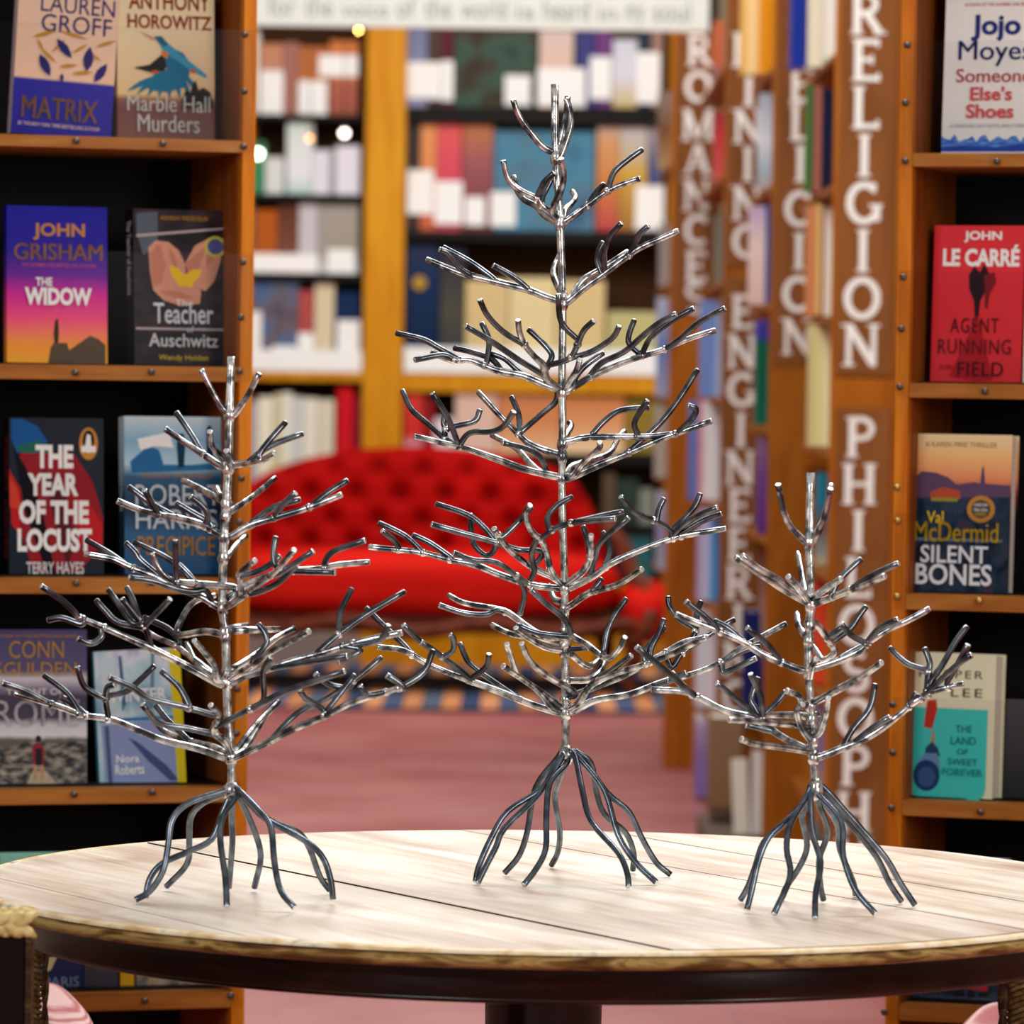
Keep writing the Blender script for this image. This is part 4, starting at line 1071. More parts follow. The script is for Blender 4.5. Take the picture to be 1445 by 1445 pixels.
# ---------------- lettered bookcases along the aisle ----------------
def X_at(px, d): return W(px, 540, d).x
def Z_at(py, d, px=722.5): return W(px, py, d).z
def aisle_case(label, d, d2, xl, xr, plates, shelf_py, dm, mat, xb, top=2.6, shelf_px=None):
    """end panel with lettered plates facing down the aisle, shelves behind it up to depth d2"""
    x0 = X_at(xl, d); x1 = X_at(xr, d); y = d - D0
    R = thing('lettered_bookcase', label, 'bookcase', (x0, y, 0))
    box_obj('end_panel', (0, x1 - x0, 0, .03, 0, top), mat, R, .003)
    box_obj('back_panel', (x1 - x0 + .20, x1 - x0 + .22, .03, d2 - d, 0, top), BROWNW, R)
    ym = dm - d
    for py in shelf_py:
        z = Z_at(py, dm, xb); xs = X_at(xb, dm) - x0
        box_obj('shelf', (xs, x1 - x0 + .20, .031, d2 - d - .002, z - .014, z), BROWNW, R)
    for (word, pxc, pys, yt, yb, pl, pr, h) in plates:
        zt = Z_at(yt, d, pxc); zb = Z_at(yb, d, pxc); a = X_at(pl, d) - x0; b = X_at(pr, d) - x0
        P = box_obj('sign_plate', (a, b, -.008, -.001, zb, zt), PLATE, R, .002)
        hh = h * d / F; xc = X_at(pxc, d) - x0
        for ch, py in zip(word, pys):
            c = Z_at(py, d, pxc)
            put('letter', glyph_mesh(ch, hh), None, P, Matrix.Translation((xc, -.0105, c)))
    return R
A1 = aisle_case('brown bookcase end lettered RELIGION and PHILOSOPHY beside the right novel display', 10.5, 11.9, 1172, 1268,
  [('RELIGION', 1214, [20, 86, 153, 220, 287, 354, 421, 487], -60, 530, 1178, 1259, 60), ('PHILOSOPHY', 1214, [617, 683, 749, 815, 882, 948, 1014, 1081, 1147, 1213], 576, 1260, 1180, 1257, 58)],
  [97, 273, 450, 632, 800, 968, 1130], 11.2, OCHRE_D, 1150)
A2 = aisle_case('bookcase end with the smaller RELIGION lettering, panel bare below it', 12.0, 13.4, 1085, 1178,
  [('RELIGION', 1124, [62, 121, 174, 232, 295, 355, 415, 475], -60, 516, 1090, 1170, 51)],
  [107, 270, 432, 602, 755, 1010], 12.7, BROWNW, 1072)
_x = X_at(1085, 12.0); box_obj('plinth', (X_at(998, 13.1) - _x, X_at(1178, 12.0) - _x, .56, 1.39, 0, .0655), flat('6b5a50', .7), A2, .003)
A3 = aisle_case('bookcase end lettered MINING and ENGINEERING', 13.5, 15.7, 1018, 1078,
  [('MINING', 1050, [72, 127, 179, 232, 287, 341], -60, 376, 1020, 1076, 48), ('ENGINEERING', 1046, [440, 496, 550, 607, 660, 713, 768, 822, 876, 930, 984], 392, 1030, 1018, 1075, 48)],
  [116, 262, 404, 562, 708, 850, 1000], 14.6, BROWNW, 1000)
A4 = aisle_case('furthest lettered bookcase end, ROMANCES on an ochre post', 15.8, 17.6, 943, 1013,
  [('ROMANCES', 979, [72, 123, 177, 225, 276, 325, 376, 420], 48, 442, 948, 1012, 44)],
  [240, 405, 560, 675, 805, 930, 1060], 16.8, OCHRE_D, 934, top=Z_at(44, 15.8))
def stand(label, x0, x1, yt, yb, d, m, th=.12, roll=0, group='books shelved between the lettered ends', tags=(), pages=None, name='book', cat='book'):
    xm = (x0 + x1) / 2; g = W(xm, yb, d); s = F / d
    w_ = (x1 - x0) / s; h = (yb - yt) / s
    o = thing(name, label, cat, (g.x, g.y, g.z), 0, group)
    o.rotation_euler = (0, rad(roll), 0)
    t = .004
    bm = bmesh.new(); box(bm, -w_ / 2, w_ / 2, 0, t, 0, h, .001); from_bm('front_cover', bm, m, o)
    bm = bmesh.new(); box(bm, -w_ / 2, w_ / 2, th - t, th, 0, h, .001); from_bm('back_cover', bm, m, o)
    bm = bmesh.new(); box(bm, -w_ / 2, -w_ / 2 + t, t, th - t, 0, h); from_bm('spine', bm, m, o)
    bm = bmesh.new(); box(bm, -w_ / 2 + t, w_ / 2 - t, t, th - t, .003, h - .004); from_bm('page_block', bm, pages or PAPER, o)
    for (a, b, c, e) in tags:
        bm = bmesh.new(); box(bm, (a - xm) / s, (c - xm) / s, -.004, -.002, (yb - e) / s, (yb - b) / s); from_bm('price_slip', bm, WHITE, o)
    return o
def strip(cs, cols_=None):
    return grad(cs, .4, .0, 8, 'X')
CW = flat('f0ece0')
GA = 11.2
stand('deep blue book on the top shelf in front of the smaller RELIGION lettering', 1117, 1137, -40, 96, GA, flat('1f35a0'))
stand('cream white thick book beside the deep blue one on the same top shelf', 1139, 1160, -40, 95, GA, flat('ece8d0'))
stand('white book with green foot against the RELIGION plate, top shelf', 1161, 1181, -40, 94, GA, grad([(0, '5cae3c'), (.12, 'eef0e4'), (1, 'f2f0ea')], .4))
stand('thin green book edge over the smaller RELIGION lettering', 1139, 1145, 118, 271, GA, flat('3e7a3a'))
stand('rose brown book beside the thin green edge', 1147, 1158, 122, 271, GA, flat('a8685c'))
stand('dark navy book in the black gap by the RELIGION plate', 1159, 1174, 126, 271, GA, flat('191c3a'))
stand('orange and tan book over the smaller RELIGION lettering, third shelf', 1140, 1150, 290, 446, GA, flat('d88a58'))
stand('pale yellow narrow book next to the orange and tan one', 1150, 1158, 288, 444, GA, flat('e0c078'))
stand('wine red narrow book, third shelf by the RELIGION plate', 1158, 1162, 294, 447, GA, flat('9a3040'))
stand('cream book touching the RELIGION plate on the third shelf', 1162, 1177, 292, 446, GA, flat('ece6d4'))
stand('tall pale yellow book, largest between the two RELIGION ends', 1142, 1175, 458, 630, GA, grad([(0, 'd8d090'), (.3, 'e4dc98'), (.7, 'f0eab8'), (1, 'e6e0b0')], .4, 0, 8, 'X'))
stand('bright teal book beside the H of the philosophy plate', 1153, 1169, 668, 798, GA, grad([(0, 'c8b890'), (.15, '8a9a9c'), (.4, '6a5a4a'), (.62, '1a7c98'), (1, '2288a4')], .4))
stand('vermilion book beside the O and S of the philosophy plate', 1148, 1170, 822, 966, GA, grad([(0, 'e0502c'), (.8, 'e2452a'), (1, 'c83a34')], .4))
stand('lilac grey book low beside the philosophy plate', 1150, 1166, 990, 1128, GA, grad([(0, 'c0b060'), (.4, '8c7cae'), (1, '9c88b0')], .4))
stand('green and blue book at table height beside the philosophy plate', 1150, 1172, 1140, 1270, GA, grad([(0, '3c8c5c'), (.6, '2e6a8c'), (1, 'c8c890')], .4))
GB = 12.7
stand('big golden yellow book above the lettered MINING plate', 1046, 1092, -40, 105, GB, grad([(0, 'e0b050'), (.35, 'f0d8a0'), (.6, 'd89018'), (1, 'c88410')], .4, 0, 8, 'X'))
stand('white and pale blue book right of the MINING lettering', 1071, 1094, 132, 268, GB, grad([(0, 'b8a8a8'), (.2, 'a8c0d0'), (.5, 'dde6ee'), (1, 'a8b4c8')], .4, .1, 4))
stand('pink tinted white book right of the G of MINING', 1058, 1079, 292, 430, GB, grad([(0, 'e8c8c0'), (.6, 'f0dcd4'), (1, 'c8b0d8')], .4))
stand('strong blue narrow book beside the pink tinted one', 1079, 1090, 288, 430, GB, flat('2456a0'))
stand('green book with violet head beside the ENGINEERING plate', 1066, 1089, 452, 600, GB, grad([(0, '146650'), (.78, '106048'), (.84, '3c3aa0'), (1, '5048a8')], .4))
stand('purple book beside the N of the ENGINEERING plate', 1070, 1090, 618, 753, GB, grad([(0, '5a2e88'), (.6, '6a4898'), (1, '8a7098')], .4))
stand('dark wine book low beside the ENGINEERING plate', 1072, 1088, 776, 1008, GB, grad([(0, '2c2450'), (.3, '50306c'), (.55, 'b08c80'), (1, '5c2024')], .4, .05))
stand('navy book tucked at the foot of the ENGINEERING plate', 1048, 1071, 862, 1008, GB, flat('1b2364'))
stand('white pamphlet leaning at the foot of the bare bookcase end', 1036, 1058, 1072, 1178, GB, flat('eceadc'), .03, -3)
stand('pale pamphlet standing upright beside the leaning white one', 1060, 1084, 1060, 1178, GB, flat('e6e4dc'), .03)
stand('small red and yellow booklet beside the pale pamphlets', 1086, 1096, 1134, 1178, GB, grad([(0, 'd8c020'), (.6, 'd8b820'), (.7, 'c03024'), (1, 'c03024')], .4), .03)
GC = 14.6
stand('rust coloured book between the ROMANCES and MINING plates', 1007, 1021, 30, 114, GC, grad([(0, '5c6c80'), (.3, 'b05c40'), (1, 'b8643c')], .4))
stand('crimson book right of the M of ROMANCES', 1008, 1023, 158, 260, GC, grad([(0, 'd8605c'), (.7, 'd23c48'), (1, 'a84048')], .4))
stand('grey green book right of the C of ROMANCES', 1009, 1023, 304, 402, GC, flat('7e7e70'))
stand('periwinkle blue book left of the ENGINEERING plate', 988, 1021, 424, 560, GC, grad([(0, '6c8cd0'), (.6, '7c9cd8'), (.8, 'c0cce4'), (1, '7890c8')], .35, .0, 8, 'X'))
stand('white book with blue and red stripes left of the ENGINEERING plate', 972, 1019, 566, 706, GC, grad([(0, '4c74c4'), (.22, '6a86c8'), (.3, 'e07050'), (.42, 'dcd0dc'), (.6, 'eef0f2'), (1, 'd8dce8')], .35, .15, 3, 'X'))
stand('sky blue and lilac book below the striped white one', 984, 1020, 718, 848, GC, grad([(0, 'b0a8d0'), (.4, 'c8ccec'), (.55, '3c9ce0'), (1, '2c8cd8')], .35, .0, 3, 'X'))
stand('white book with red edge left of the R of ENGINEERING', 982, 1016, 862, 998, GC, grad([(0, 'd8dce8'), (.75, 'e8e8ee'), (.85, 'c06048'), (1, 'a85040')], .35, .0, 3, 'X'))
stand('white and violet tall book standing low behind the small tree', 981, 999, 1008, 1125, GC, grad([(0, '8474b8'), (.5, '9078b0'), (.85, 'b0a0c0'), (1, 'ece6ea')], .4, .1))
bx = stand('brown cardboard magazine file at the foot of the aisle shelves', 1001, 1046, 1012, 1149, 13.15, grad([(0, '3c2c24'), (.1, '8c6c4c'), (1, '94765a')], .6), .2, name='magazine_file', cat='file box', group=None)
GD = 16.8
stand('blue and white book left of the ochre ROMANCES post', 926, 946, 420, 560, GD, grad([(0, 'a8b0d0'), (.5, '6c8cd0'), (1, 'c8d4ec')], .4, .1))
stand('off white narrow book below it, left of the ochre post', 924, 944, 572, 674, GD, flat('b8b0a4'))
stand('pale lilac book above the red sofa arm by the ochre post', 926, 950, 694, 804, GD, grad([(0, 'a8b4c4'), (.5, '9c9cc4'), (1, 'c8ccdc')], .4))
stand('grey striped book left of the ROMANCES plate', 930, 948, 316, 404, GD, flat('a8a09c'))
stand('brown and cream book left of the upper ROMANCES plate', 928, 950, 130, 239, GD, grad([(0, 'b09468'), (.5, '7c5434'), (1, '9a8c84')], .4))

# ---------------- white lettered board across the aisle ----------------
dW = 16.4; x0 = X_at(300, dW); x1 = X_at(993, dW)
zb = Z_at(42, dW, 700)
B = tag(box_obj('hanging_board', (0, x1 - x0, 0, .03, 0, .34), flat('dfe4dc', .5), None, .003), 'long white board with grey lettering across the top of the aisle', 'sign')
B.location = (x0, dW - D0, zb)
line_ = 'for the voice of the world is heard in my soul'; xa = X_at(372, dW) - x0; xz = X_at(966, dW) - x0; pos = 0
for wd_ in line_.split():
    u0 = pos / len(line_); u1 = (pos + len(wd_)) / len(line_); pos += len(wd_) + 1
    asc = .10 if any(c in 'bdfhklt' for c in wd_) else .083
    lettering('lettering', wd_, xa + (xz - xa) * u0, xa + (xz - xa) * u1, .034 - (.02 if 'y' in wd_ else 0), asc, flat('98a39a'), B, -.002, .0, 1.0)
for t in (.2, .8):
    bm = bmesh.new(); tube(bm, [Vector(((x1 - x0) * t, .015, .335)), Vector(((x1 - x0) * t, .015, 1.9))], .004, 6, dome=False); from_bm('hanging_wire', bm, SCREW, B)
# golden bulb below the board; the other three add glass reflections as glowing balls
def bulb(px, py, d, r, label, col, e):
    c = W(px, py, d); o = thing('bulb_or_glint', label, 'light bulb', c, 0, 'small round glowing bulbs by the far case')
    bm = bmesh.new(); ball(bm, (0, 0, 0), r, 12); from_bm('bulb', bm, flat(col, .3, 0, .5, e), o, True)
    bm = bmesh.new(); tube(bm, [Vector((0, 0, r * .8)), Vector((0, 0, r * 1.9))], r * .45, 8, dome=False); from_bm('socket', bm, SCREW, o)
    bm = bmesh.new(); tube(bm, [Vector((0, 0, r * 1.8)), Vector((0, 0, 3.9 - c.z))], .0025, 5, dome=False, n=1); from_bm('cord', bm, SCREW, o)
bulb(506, 43, 20.6, .006, 'tiny golden glowing bulb hanging just under the white board', 'ffd070', 30)
bulb(364, 217, 21.0, .02, 'white glowing ball added as a glass reflection by the orange stile, far behind', 'eaffe8', 9)
bulb(486, 188, 21.0, .016, 'warm white glowing ball added as a glass reflection before the second far shelf', 'fff0e0', 8)
bulb(437, 195, 21.0, .012, 'orange glowing ball added as a glass reflection before the second far shelf', 'ffb070', 4)

# ---------------- far bookcase ----------------
DF = 21.4
FX = lambda px: W(px, 540, DF).x; FZ = lambda py: W(640, py, DF).z
fc = thing('large_bookcase', 'ochre wall bookcase full of books behind the red sofa', 'bookcase', (0, DF - D0, 0))
box_obj('back_panel', (FX(150), FX(1010), .34, .36, 0, FZ(-120)), flat('3c2614', .8), fc)
box_obj('post', (FX(512), FX(568), -.03, .34, 0, FZ(-120)), OCHRE, fc, .004)
box_obj('post', (FX(940), FX(975), -.03, .34, 0, FZ(-120)), OCHRE, fc, .004)
box_obj('post', (FX(300), FX(352), -.03, .34, 0, FZ(-120)), OCHRE, fc, .004)
box_obj('plinth', (FX(352), FX(512), -.02, .34, 0, FZ(896)), flat('8a7c78', .6), fc)
box_obj('plinth', (FX(568), FX(940), -.02, .34, 0, FZ(880)), OCHRE, fc)
LS = [(165, 8, DARKIN), (277, 10, DARKIN), (388, 12, DARKIN), (526, 14, OCHRE), (690, 12, DARKIN), (800, 12, DARKIN)]
RS = [(152, 22, DARKIN), (326, 14, DARKIN), (527, 26, OCHRE), (640, 12, DARKIN), (740, 12, DARKIN), (820, 12, OCHRE)]
for (py, t, m) in LS: box_obj('shelf', (FX(352), FX(512), -.01, .34, FZ(py + t), FZ(py)), m, fc)
for (py, t, m) in RS: box_obj('shelf', (FX(568), FX(940), -.01, .34, FZ(py + t), FZ(py)), m, fc)
for (a, b, c, e) in ((352, 362, 446, 388), (352, 497, 510, 527), (570, 490, 938, 526)):
    box_obj('label_strip', (FX(a), FX(c), -.018, -.012, FZ(e), FZ(b)), WHITE, fc)
def fbooks(row, shelf, items, near=0.02):
    ords = ['first', 'second', 'third', 'fourth', 'fifth', 'sixth', 'seventh', 'eighth', 'ninth', 'tenth', 'eleventh', 'twelfth', 'thirteenth', 'fourteenth', 'fifteenth']
    for i, it in enumerate(items):
        col, x0, x1, yt, cname = it[:5]; tags = it[5] if len(it) > 5 else ()
        m = col if not isinstance(col, str) else flat(col, .5)
        stand(f'{cname}, {ords[i]} on the {row}'.replace('the ochre post', 'ochre post').replace(' near its top', ''), x0, x1, yt, shelf - .0, DF + near + .001 * (i % 3), m, .16, 0, 'books on the ochre wall bookcase', tags)
T = lambda *a: a
fbooks('top far shelf left of the ochre post', 165, [('e8e8e0', 352, 364, 44, 'white book edge'), (grad([(0, 'a06a50'), (.5, 'b88a78'), (1, 'c08060')]), 366, 398, 62, 'pinkish brown book with white slip', [(367, 100, 399, 163)]), ('a06c60', 399, 420, 60, 'dusky pink book'), (grad([(0, 'c06a28'), (1, 'b06838')]), 421, 462, 66, 'orange brown book with white slip', [(421, 114, 461, 164)]),
   (grad([(0, '9a5044'), (.45, 'a85c48'), (.5, 'c07030'), (1, 'c8743c')]), 464, 504, 58, 'terracotta book with white slip near its top', [(449, 78, 504, 108)])])
fbooks('second far shelf left of the ochre post', 277, [('3c8c60', 352, 372, 200, 'green book'), ('d8dcdc', 374, 400, 222, 'pale grey book'), (grad([(0, 'a8c8c0'), (.3, 'e8e8ee'), (1, 'd0e0d4')]), 404, 440, 172, 'tall white and mint book'), ('e2e0ea', 441, 464, 212, 'white book'), ('a8a4ac', 465, 473, 210, 'grey book'), ('e4e2ec', 474, 507, 206, 'broad white book')])
fbooks('third far shelf left of the ochre post', 388, [('68605c', 352, 359, 292, 'grey book edge'), ('b05818', 360, 390, 296, 'burnt orange book'), (grad([(0, 'c8c0c4'), (.3, '7a4a3c'), (1, '5c3424')]), 391, 420, 290, 'dark brown book with pale foot'), ('c4c0c4', 421, 447, 286, 'light grey book'), (grad([(0, 'd4d4d8'), (.3, '9c9488'), (1, 'a49c94')]), 448, 505, 288, 'grey stone patterned book', [(462, 352, 500, 386)])])
fbooks('fourth far shelf left of the ochre post', 526, [(cloud(['3c4468', '6c5c5c', '4c6c98', '2c3454'], 2.5), 352, 420, 392, 'large blue grey landscape book', [(352, 440, 368, 500), (384, 488, 418, 510)]), ('b04c4c', 421, 441, 410, 'brick red book', [(420, 470, 442, 500)]), ('d8c8a8', 443, 470, 398, 'cream spined book'), (grad([(0, '14305c'), (1, '10284c')]), 471, 507, 412, 'navy book with white slip', [(475, 452, 507, 500)])])
fbooks('fifth far shelf left of the ochre post', 690, [('b8b4c0', 352, 362, 566, 'lilac grey book'), ('e8e4cc', 363, 384, 560, 'ivory book'), ('d0c8a0', 385, 396, 556, 'straw book'), ('e8e8d8', 397, 410, 554, 'white spined book'), ('ccd0cc', 411, 426, 560, 'pale grey green book'), ('e4e0d0', 427, 446, 562, 'cream book'), ('d8d0b8', 447, 470, 564, 'sand book'), ('c81420', 474, 497, 548, 'scarlet book'), ('7c1030', 498, 508, 560, 'maroon book')])
fbooks('bottom far shelf left of the ochre post, under the sofa', 896, [('9c8c94', 360, 380, 850, 'mauve book'), ('8c1040', 382, 398, 846, 'magenta book'), ('d8d0c8', 400, 440, 856, 'pale book'), ('c8a888', 442, 500, 858, 'tan book')])
fbooks('top far shelf right of the ochre post', 152, [(grad([(0, '9090b0'), (1, '6c7498')]), 572, 602, 40, 'slate blue book with white slip', [(568, 88, 604, 138)]), (grad([(0, '3c2c24'), (1, '4c3428')]), 603, 622, 42, 'dark brown book', [(604, 88, 622, 140)]), ('5c2030', 623, 638, 42, 'dark wine book', [(623, 86, 639, 142)]), (cloud(['1c3c38', '3c5448', '3c2c20', '14342c'], 2.2), 640, 756, 44, 'very large dark green framed book', [(712, 106, 748, 148)]), (grad([(0, 'c89868'), (.5, 'd8b8a4'), (1, 'd0bcb4')]), 760, 808, 44, 'shell pink book with white slips', [(758, 96, 826, 150)]), ('3c4078', 812, 838, 44, 'indigo book', [(832, 80, 862, 140)]), ('6c3c78', 840, 862, 44, 'violet book'), (grad([(0, 'c8b070'), (.5, 'd4d4e0'), (1, 'c8ccd8')]), 864, 898, 56, 'pale book with yellow foot'), ('2c3440', 899, 918, 44, 'charcoal book', [(898, 74, 930, 146)]), ('9c7c70', 919, 934, 44, 'dull pink book')])
fbooks('second far shelf right of the ochre post', 326, [('3c3434', 572, 590, 170, 'black book with white slip', [(574, 240, 611, 302)]), (grad([(0, 'c05c40'), (.5, 'd88858'), (1, 'e09860')]), 592, 614, 162, 'orange book'), (grad([(0, 'b84858'), (.6, 'd45060'), (1, 'e06458')]), 615, 650, 156, 'coral red book with white slip', [(613, 256, 652, 316)]), (grad([(0, '6c3838'), (.6, '98585c'), (1, 'c07848')]), 652, 694, 168, 'rosewood brown book with white slip', [(656, 278, 684, 318)]), (cloud(['3c6c88', '4c84a0', '54788c', '3c5c80'], 2.0), 696, 838, 186, 'widest teal blue book', [(692, 272, 727, 320)]), (grad([(0, 'b8444c'), (.4, 'c87c40'), (.8, 'd09868'), (1, 'c8b4b0')]), 841, 872, 168, 'pink topped orange book'), (grad([(0, '9c6c3c'), (.5, 'c8a040'), (.8, 'c0b8b0'), (1, 'c8b8b4')]), 873, 912, 166, 'gold and pale pink book', [(896, 262, 936, 324)]), (grad([(0, '2c2c5c'), (.6, '4c5c88'), (1, 'b8a8a4')]), 914, 936, 168, 'blue grey book')])
fbooks('third far shelf right of the ochre post', 527, [(grad([(0, '10203c'), (.7, '142c50'), (1, '28304c')]), 572, 618, 348, 'navy book with gold disc'), (grad([(0, '2c3444'), (.5, '4c4a3c'), (1, '2c2c3c')]), 620, 654, 352, 'dark slate book'), ('d0b884', 656, 716, 396, 'tan backed book'), ('dccb98', 718, 782, 392, 'wheat coloured book'), ('d4bc88', 784, 852, 396, 'buff coloured book'), ('bcb47c', 856, 930, 440, 'olive cream low book')])
fbooks('fourth far shelf right of the ochre post', 640, [(grad([(0, 'd8c8d8'), (.3, 'c83028'), (1, 'd03c30')]), 570, 596, 556, 'red book with pale foot'), ('8c1c20', 598, 612, 562, 'deep red book'), ('e0d4e0', 613, 640, 590, 'lilac white book'), ('dcb8a8', 642, 700, 552, 'blush book'), (grad([(0, 'e8b890'), (.5, 'd08858'), (1, 'c87c50')]), 702, 790, 556, 'wide apricot book'), (grad([(0, 'f0d0a8'), (.5, 'd89868'), (1, 'c87848')]), 792, 880, 560, 'wide salmon book'), ('8a7430', 882, 930, 566, 'khaki book')])
fbooks('fifth far shelf right of the ochre post', 740, [('5c4a38', 850, 868, 668, 'umber book'), ('2c3c34', 870, 900, 676, 'bottle green book'), ('7c8478', 902, 922, 690, 'sage book')])
fbooks('sixth far shelf right of the ochre post', 820, [('1c1c20', 850, 880, 752, 'black low book'), ('2c5c60', 882, 920, 750, 'teal low book')])
bm = bmesh.new(); lathe(bm, [(0, 0), (.03, 0)], 24); 
o = from_bm('gold_disc', bm, flat('b08c2c'), fc, False, Matrix.Translation((FX(590), -.02 + .02, FZ(400))) @ Matrix.Rotation(rad(90), 4, 'X'))

# ---------------- patterned rug ----------------
za = lambda py: depth_z(640, py, .012) - D0
rx0, rx1 = -1.15, .78; yn = za(1001); yf = za(938)
rug = thing('rug', 'dark rug with orange and blue block borders under the red sofa', 'rug', (0, yn, 0))
box_obj('rug_field', (rx0, rx1, .0, yf - yn - .02, .001, .010), flat('1c1c26', .9), rug)
cols_ = ['d08a5c', '4c5c7c', 'c8865c', '3c4c6c', 'd69468', '586478']
def row(y0, y1, n, ph):
    for k in range(n):
        a = rx0 + (rx1 - rx0) * k / n; b = rx0 + (rx1 - rx0) * (k + 1) / n
        box_obj('border_block', (a + .002, b - .002, y0, y1, .010, .013), flat(cols_[((k + ph) % 2) + 2 * (k % 3)], .9), rug)
row(.02, za(972) - yn, 26, 0)
row(za(953) - yn, yf - yn - .06, 26, 1)

# ---------------- red tufted sofa ----------------
DS = 19.7
SX = lambda px: W(px, 760, DS).x; SZ = lambda py: W(600, py, DS).z
VEL = cloud(['b4120c', 'c01810', 'cc2014'], 3, .75)  # seat and arms: the light falling on them is put into this brighter red
VEL_SHADED = cloud(['8c0604', '980806', 'a40a08'], 3, .8)  # same velvet on the backrest, its shade put into the darker red

VELD = flat('8a0c0c', .8)
WD = grain('carved_mahogany', ('3a120a', '5c2414', '84442c'), (6, 6, 6), 5, .3, .4)
cx = SX(592); sofa = thing('sofa', 'red deep-buttoned sofa with carved wooden rail in the middle distance', 'sofa', (cx, DS - D0, 0))
prof = [(-275, 765), (-268, 720), (-250, 690), (-215, 668), (-165, 650), (-95, 636), (0, 630), (95, 636), (150, 646), (190, 658), (222, 678), (245, 715), (262, 762)]
def topz(u):
    x = u * 268
    for (a, za_), (b, zb_) in zip(prof, prof[1:]):
        if a <= x <= b: return SZ(za_ + (zb_ - za_) * (x - a) / (b - a))
    return SZ(765)
z_seat = SZ(800)
lat = [(bx_, by_) for r_i, by_ in enumerate((662, 700, 737, 768)) for bx_ in [(-253 + 64 * k + (32 if r_i % 2 else 0)) for k in range(8)] if abs(bx_) < 235 - (0 if r_i else 40)]
sc = DS / F
btn = [(x * sc, SZ(y)) for x, y in lat]
bm = bmesh.new(); NU, NV = 110, 44; G = []
for i in range(NU + 1):
    u = -1 + 2 * i / NU; col = []
    for j in range(NV + 1):
        v = j / NV; x = u * 268 * sc; z = z_seat - .06 + (topz(u) - z_seat + .06) * v
        y = .10 + .05 * v
        edge = min(1, (1 - abs(u)) * 9, (1 - v) * 7 + .02); y -= .075 * math.sqrt(max(edge, 0))
        for bx_, bz_ in btn:
            d2 = (x - bx_) ** 2 + (z - bz_) ** 2
            if d2 < .04: y += .05 * math.exp(-d2 / .0012) + .012 * math.exp(-d2 / .006)
        for bx_, bz_ in btn:     # diamond creases between neighbouring buttons
            for sx_ in (1, -1):
                ex, ez = bx_ + sx_ * 32 * sc, bz_ - 37 * sc
                L2 = (ex - bx_) ** 2 + (ez - bz_) ** 2; t = max(0, min(1, ((x - bx_) * (ex - bx_) + (z - bz_) * (ez - bz_)) / L2))
                dd = (x - bx_ - t * (ex - bx_)) ** 2 + (z - bz_ - t * (ez - bz_)) ** 2
                if dd < .002: y += .004 * math.exp(-dd / .00012)
        col.append(bm.verts.new((x, y, z)))
    G.append(col)
for i in range(NU):
    for j in range(NV): bm.faces.new((G[i][j], G[i + 1][j], G[i + 1][j + 1], G[i][j + 1]))
Bk = [[bm.verts.new((c[0].co.x, .22, c[0].co.z)), bm.verts.new((c[-1].co.x, .20, c[-1].co.z))] for c in G]
for i in range(NU):
    bm.faces.new((G[i][NV], G[i + 1][NV], Bk[i + 1][1], Bk[i][1])); bm.faces.new((Bk[i][1], Bk[i + 1][1], Bk[i + 1][0], Bk[i][0])); bm.faces.new((G[i + 1][0], G[i][0], Bk[i][0], Bk[i + 1][0]))
for i in (0, NU):
    f = [G[i][j] for j in range(NV + 1)] + [Bk[i][1], Bk[i][0]]; bm.faces.new(f)
bmesh.ops.recalc_face_normals(bm, faces=bm.faces[:])
bk = from_bm('backrest', bm, VEL_SHADED, sofa, True)
for bx_, bz_ in btn:
    bm = bmesh.new(); ball(bm, (bx_, .10, bz_), .014, 8, 0, (1, .5, 1)); from_bm('button', bm, VELD, bk, True)
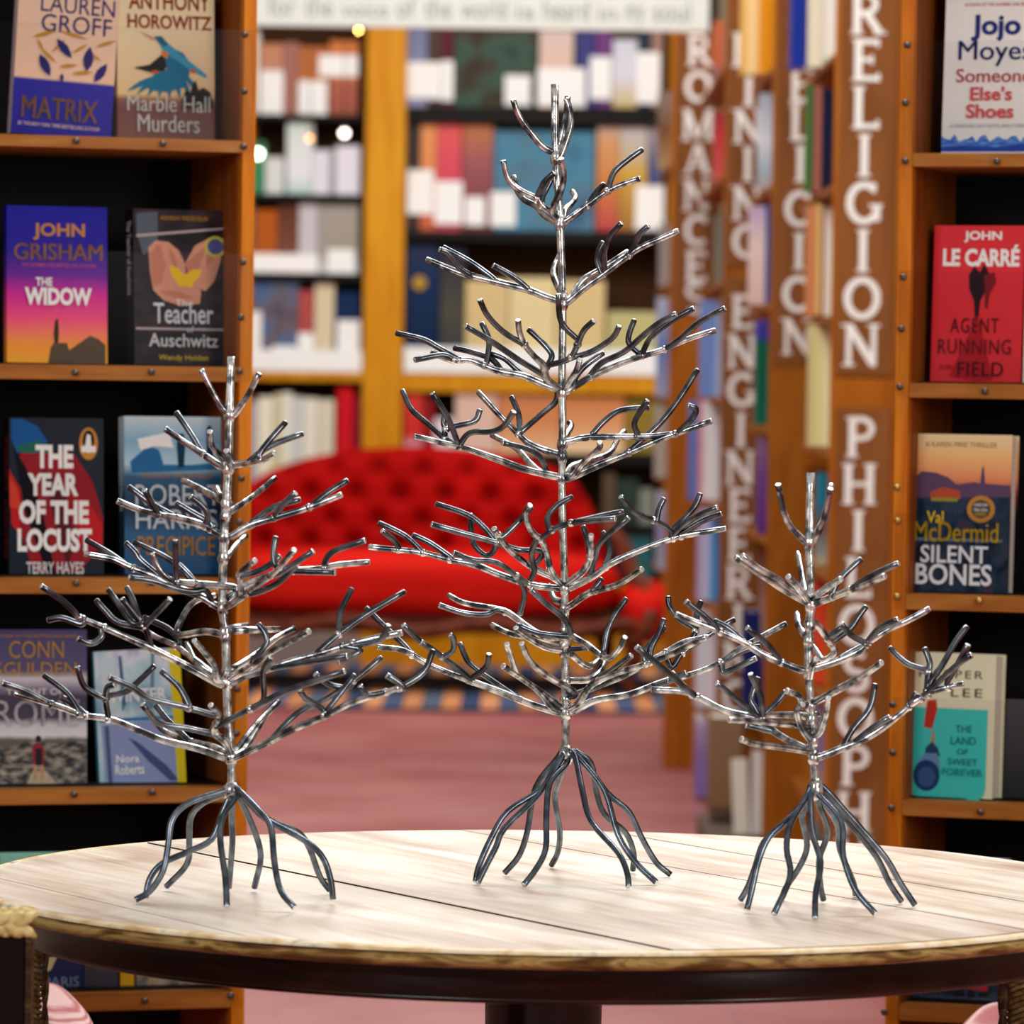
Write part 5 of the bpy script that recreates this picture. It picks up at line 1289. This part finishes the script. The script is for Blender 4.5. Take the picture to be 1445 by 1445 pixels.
def puff(name, cx_, cy_, cz_, sx_, sy_, sz_, m, par, e=3.2):
    bm = bmesh.new(); bmesh.ops.create_uvsphere(bm, u_segments=48, v_segments=24, radius=1)
    for v in bm.verts:
        q = lambda t: math.copysign(abs(t) ** (2 / e), t)
        v.co = Vector((cx_ + q(v.co.x) * sx_, cy_ + q(v.co.y) * sy_, cz_ + q(v.co.z) * sz_))
    return from_bm(name, bm, m, par, True)
zs0 = SZ(868); zs1 = SZ(772)
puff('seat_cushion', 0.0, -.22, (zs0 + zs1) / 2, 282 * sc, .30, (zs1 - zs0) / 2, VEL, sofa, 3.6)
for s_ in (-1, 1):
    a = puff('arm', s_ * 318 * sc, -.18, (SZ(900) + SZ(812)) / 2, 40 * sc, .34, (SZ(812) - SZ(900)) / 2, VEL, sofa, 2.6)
    bm = bmesh.new(); c = Vector((s_ * 285 * sc, .0, 0))
    tube(bm, [Vector((s_ * 262 * sc, .12, SZ(735))), Vector((s_ * 288 * sc, .05, SZ(770))), Vector((s_ * 300 * sc, -.10, SZ(806))), Vector((s_ * 312 * sc, -.36, SZ(822))), Vector((s_ * 322 * sc, -.50, SZ(860))), Vector((s_ * 300 * sc, -.51, SZ(896)))], [.03, .036, .036, .04, .038, .03], 10)
    from_bm('carved_arm_frame', bm, WD, sofa)
bm = bmesh.new()
P = [Vector((t * 300 * sc, -.52 + .04 * t * t, SZ(876 + 7 * math.cos(t * PI * 3)))) for t in [-1 + k / 12 for k in range(25)]]
tube(bm, P, .032, 10); from_bm('seat_rail', bm, WD, sofa)
box_obj('seat_frame', (-280 * sc, 280 * sc, -.46, .16, SZ(886), SZ(862)), WD, sofa)
for x_, y_ in ((-296, -.46), (296, -.46), (-260, .12), (260, .12)):
    bm = bmesh.new(); sx_ = 1 if x_ > 0 else -1
    tube(bm, [Vector((x_ * sc, y_, SZ(884))), Vector(((x_ + 6 * sx_) * sc, y_ - .02, SZ(915))), Vector(((x_ - 3 * sx_) * sc, y_, .10)), Vector(((x_ + 4 * sx_) * sc, y_ - .02, .018))], [.045, .038, .022, .026], 10)
    from_bm('leg', bm, WD, sofa)
bpy.context.view_layer.update()
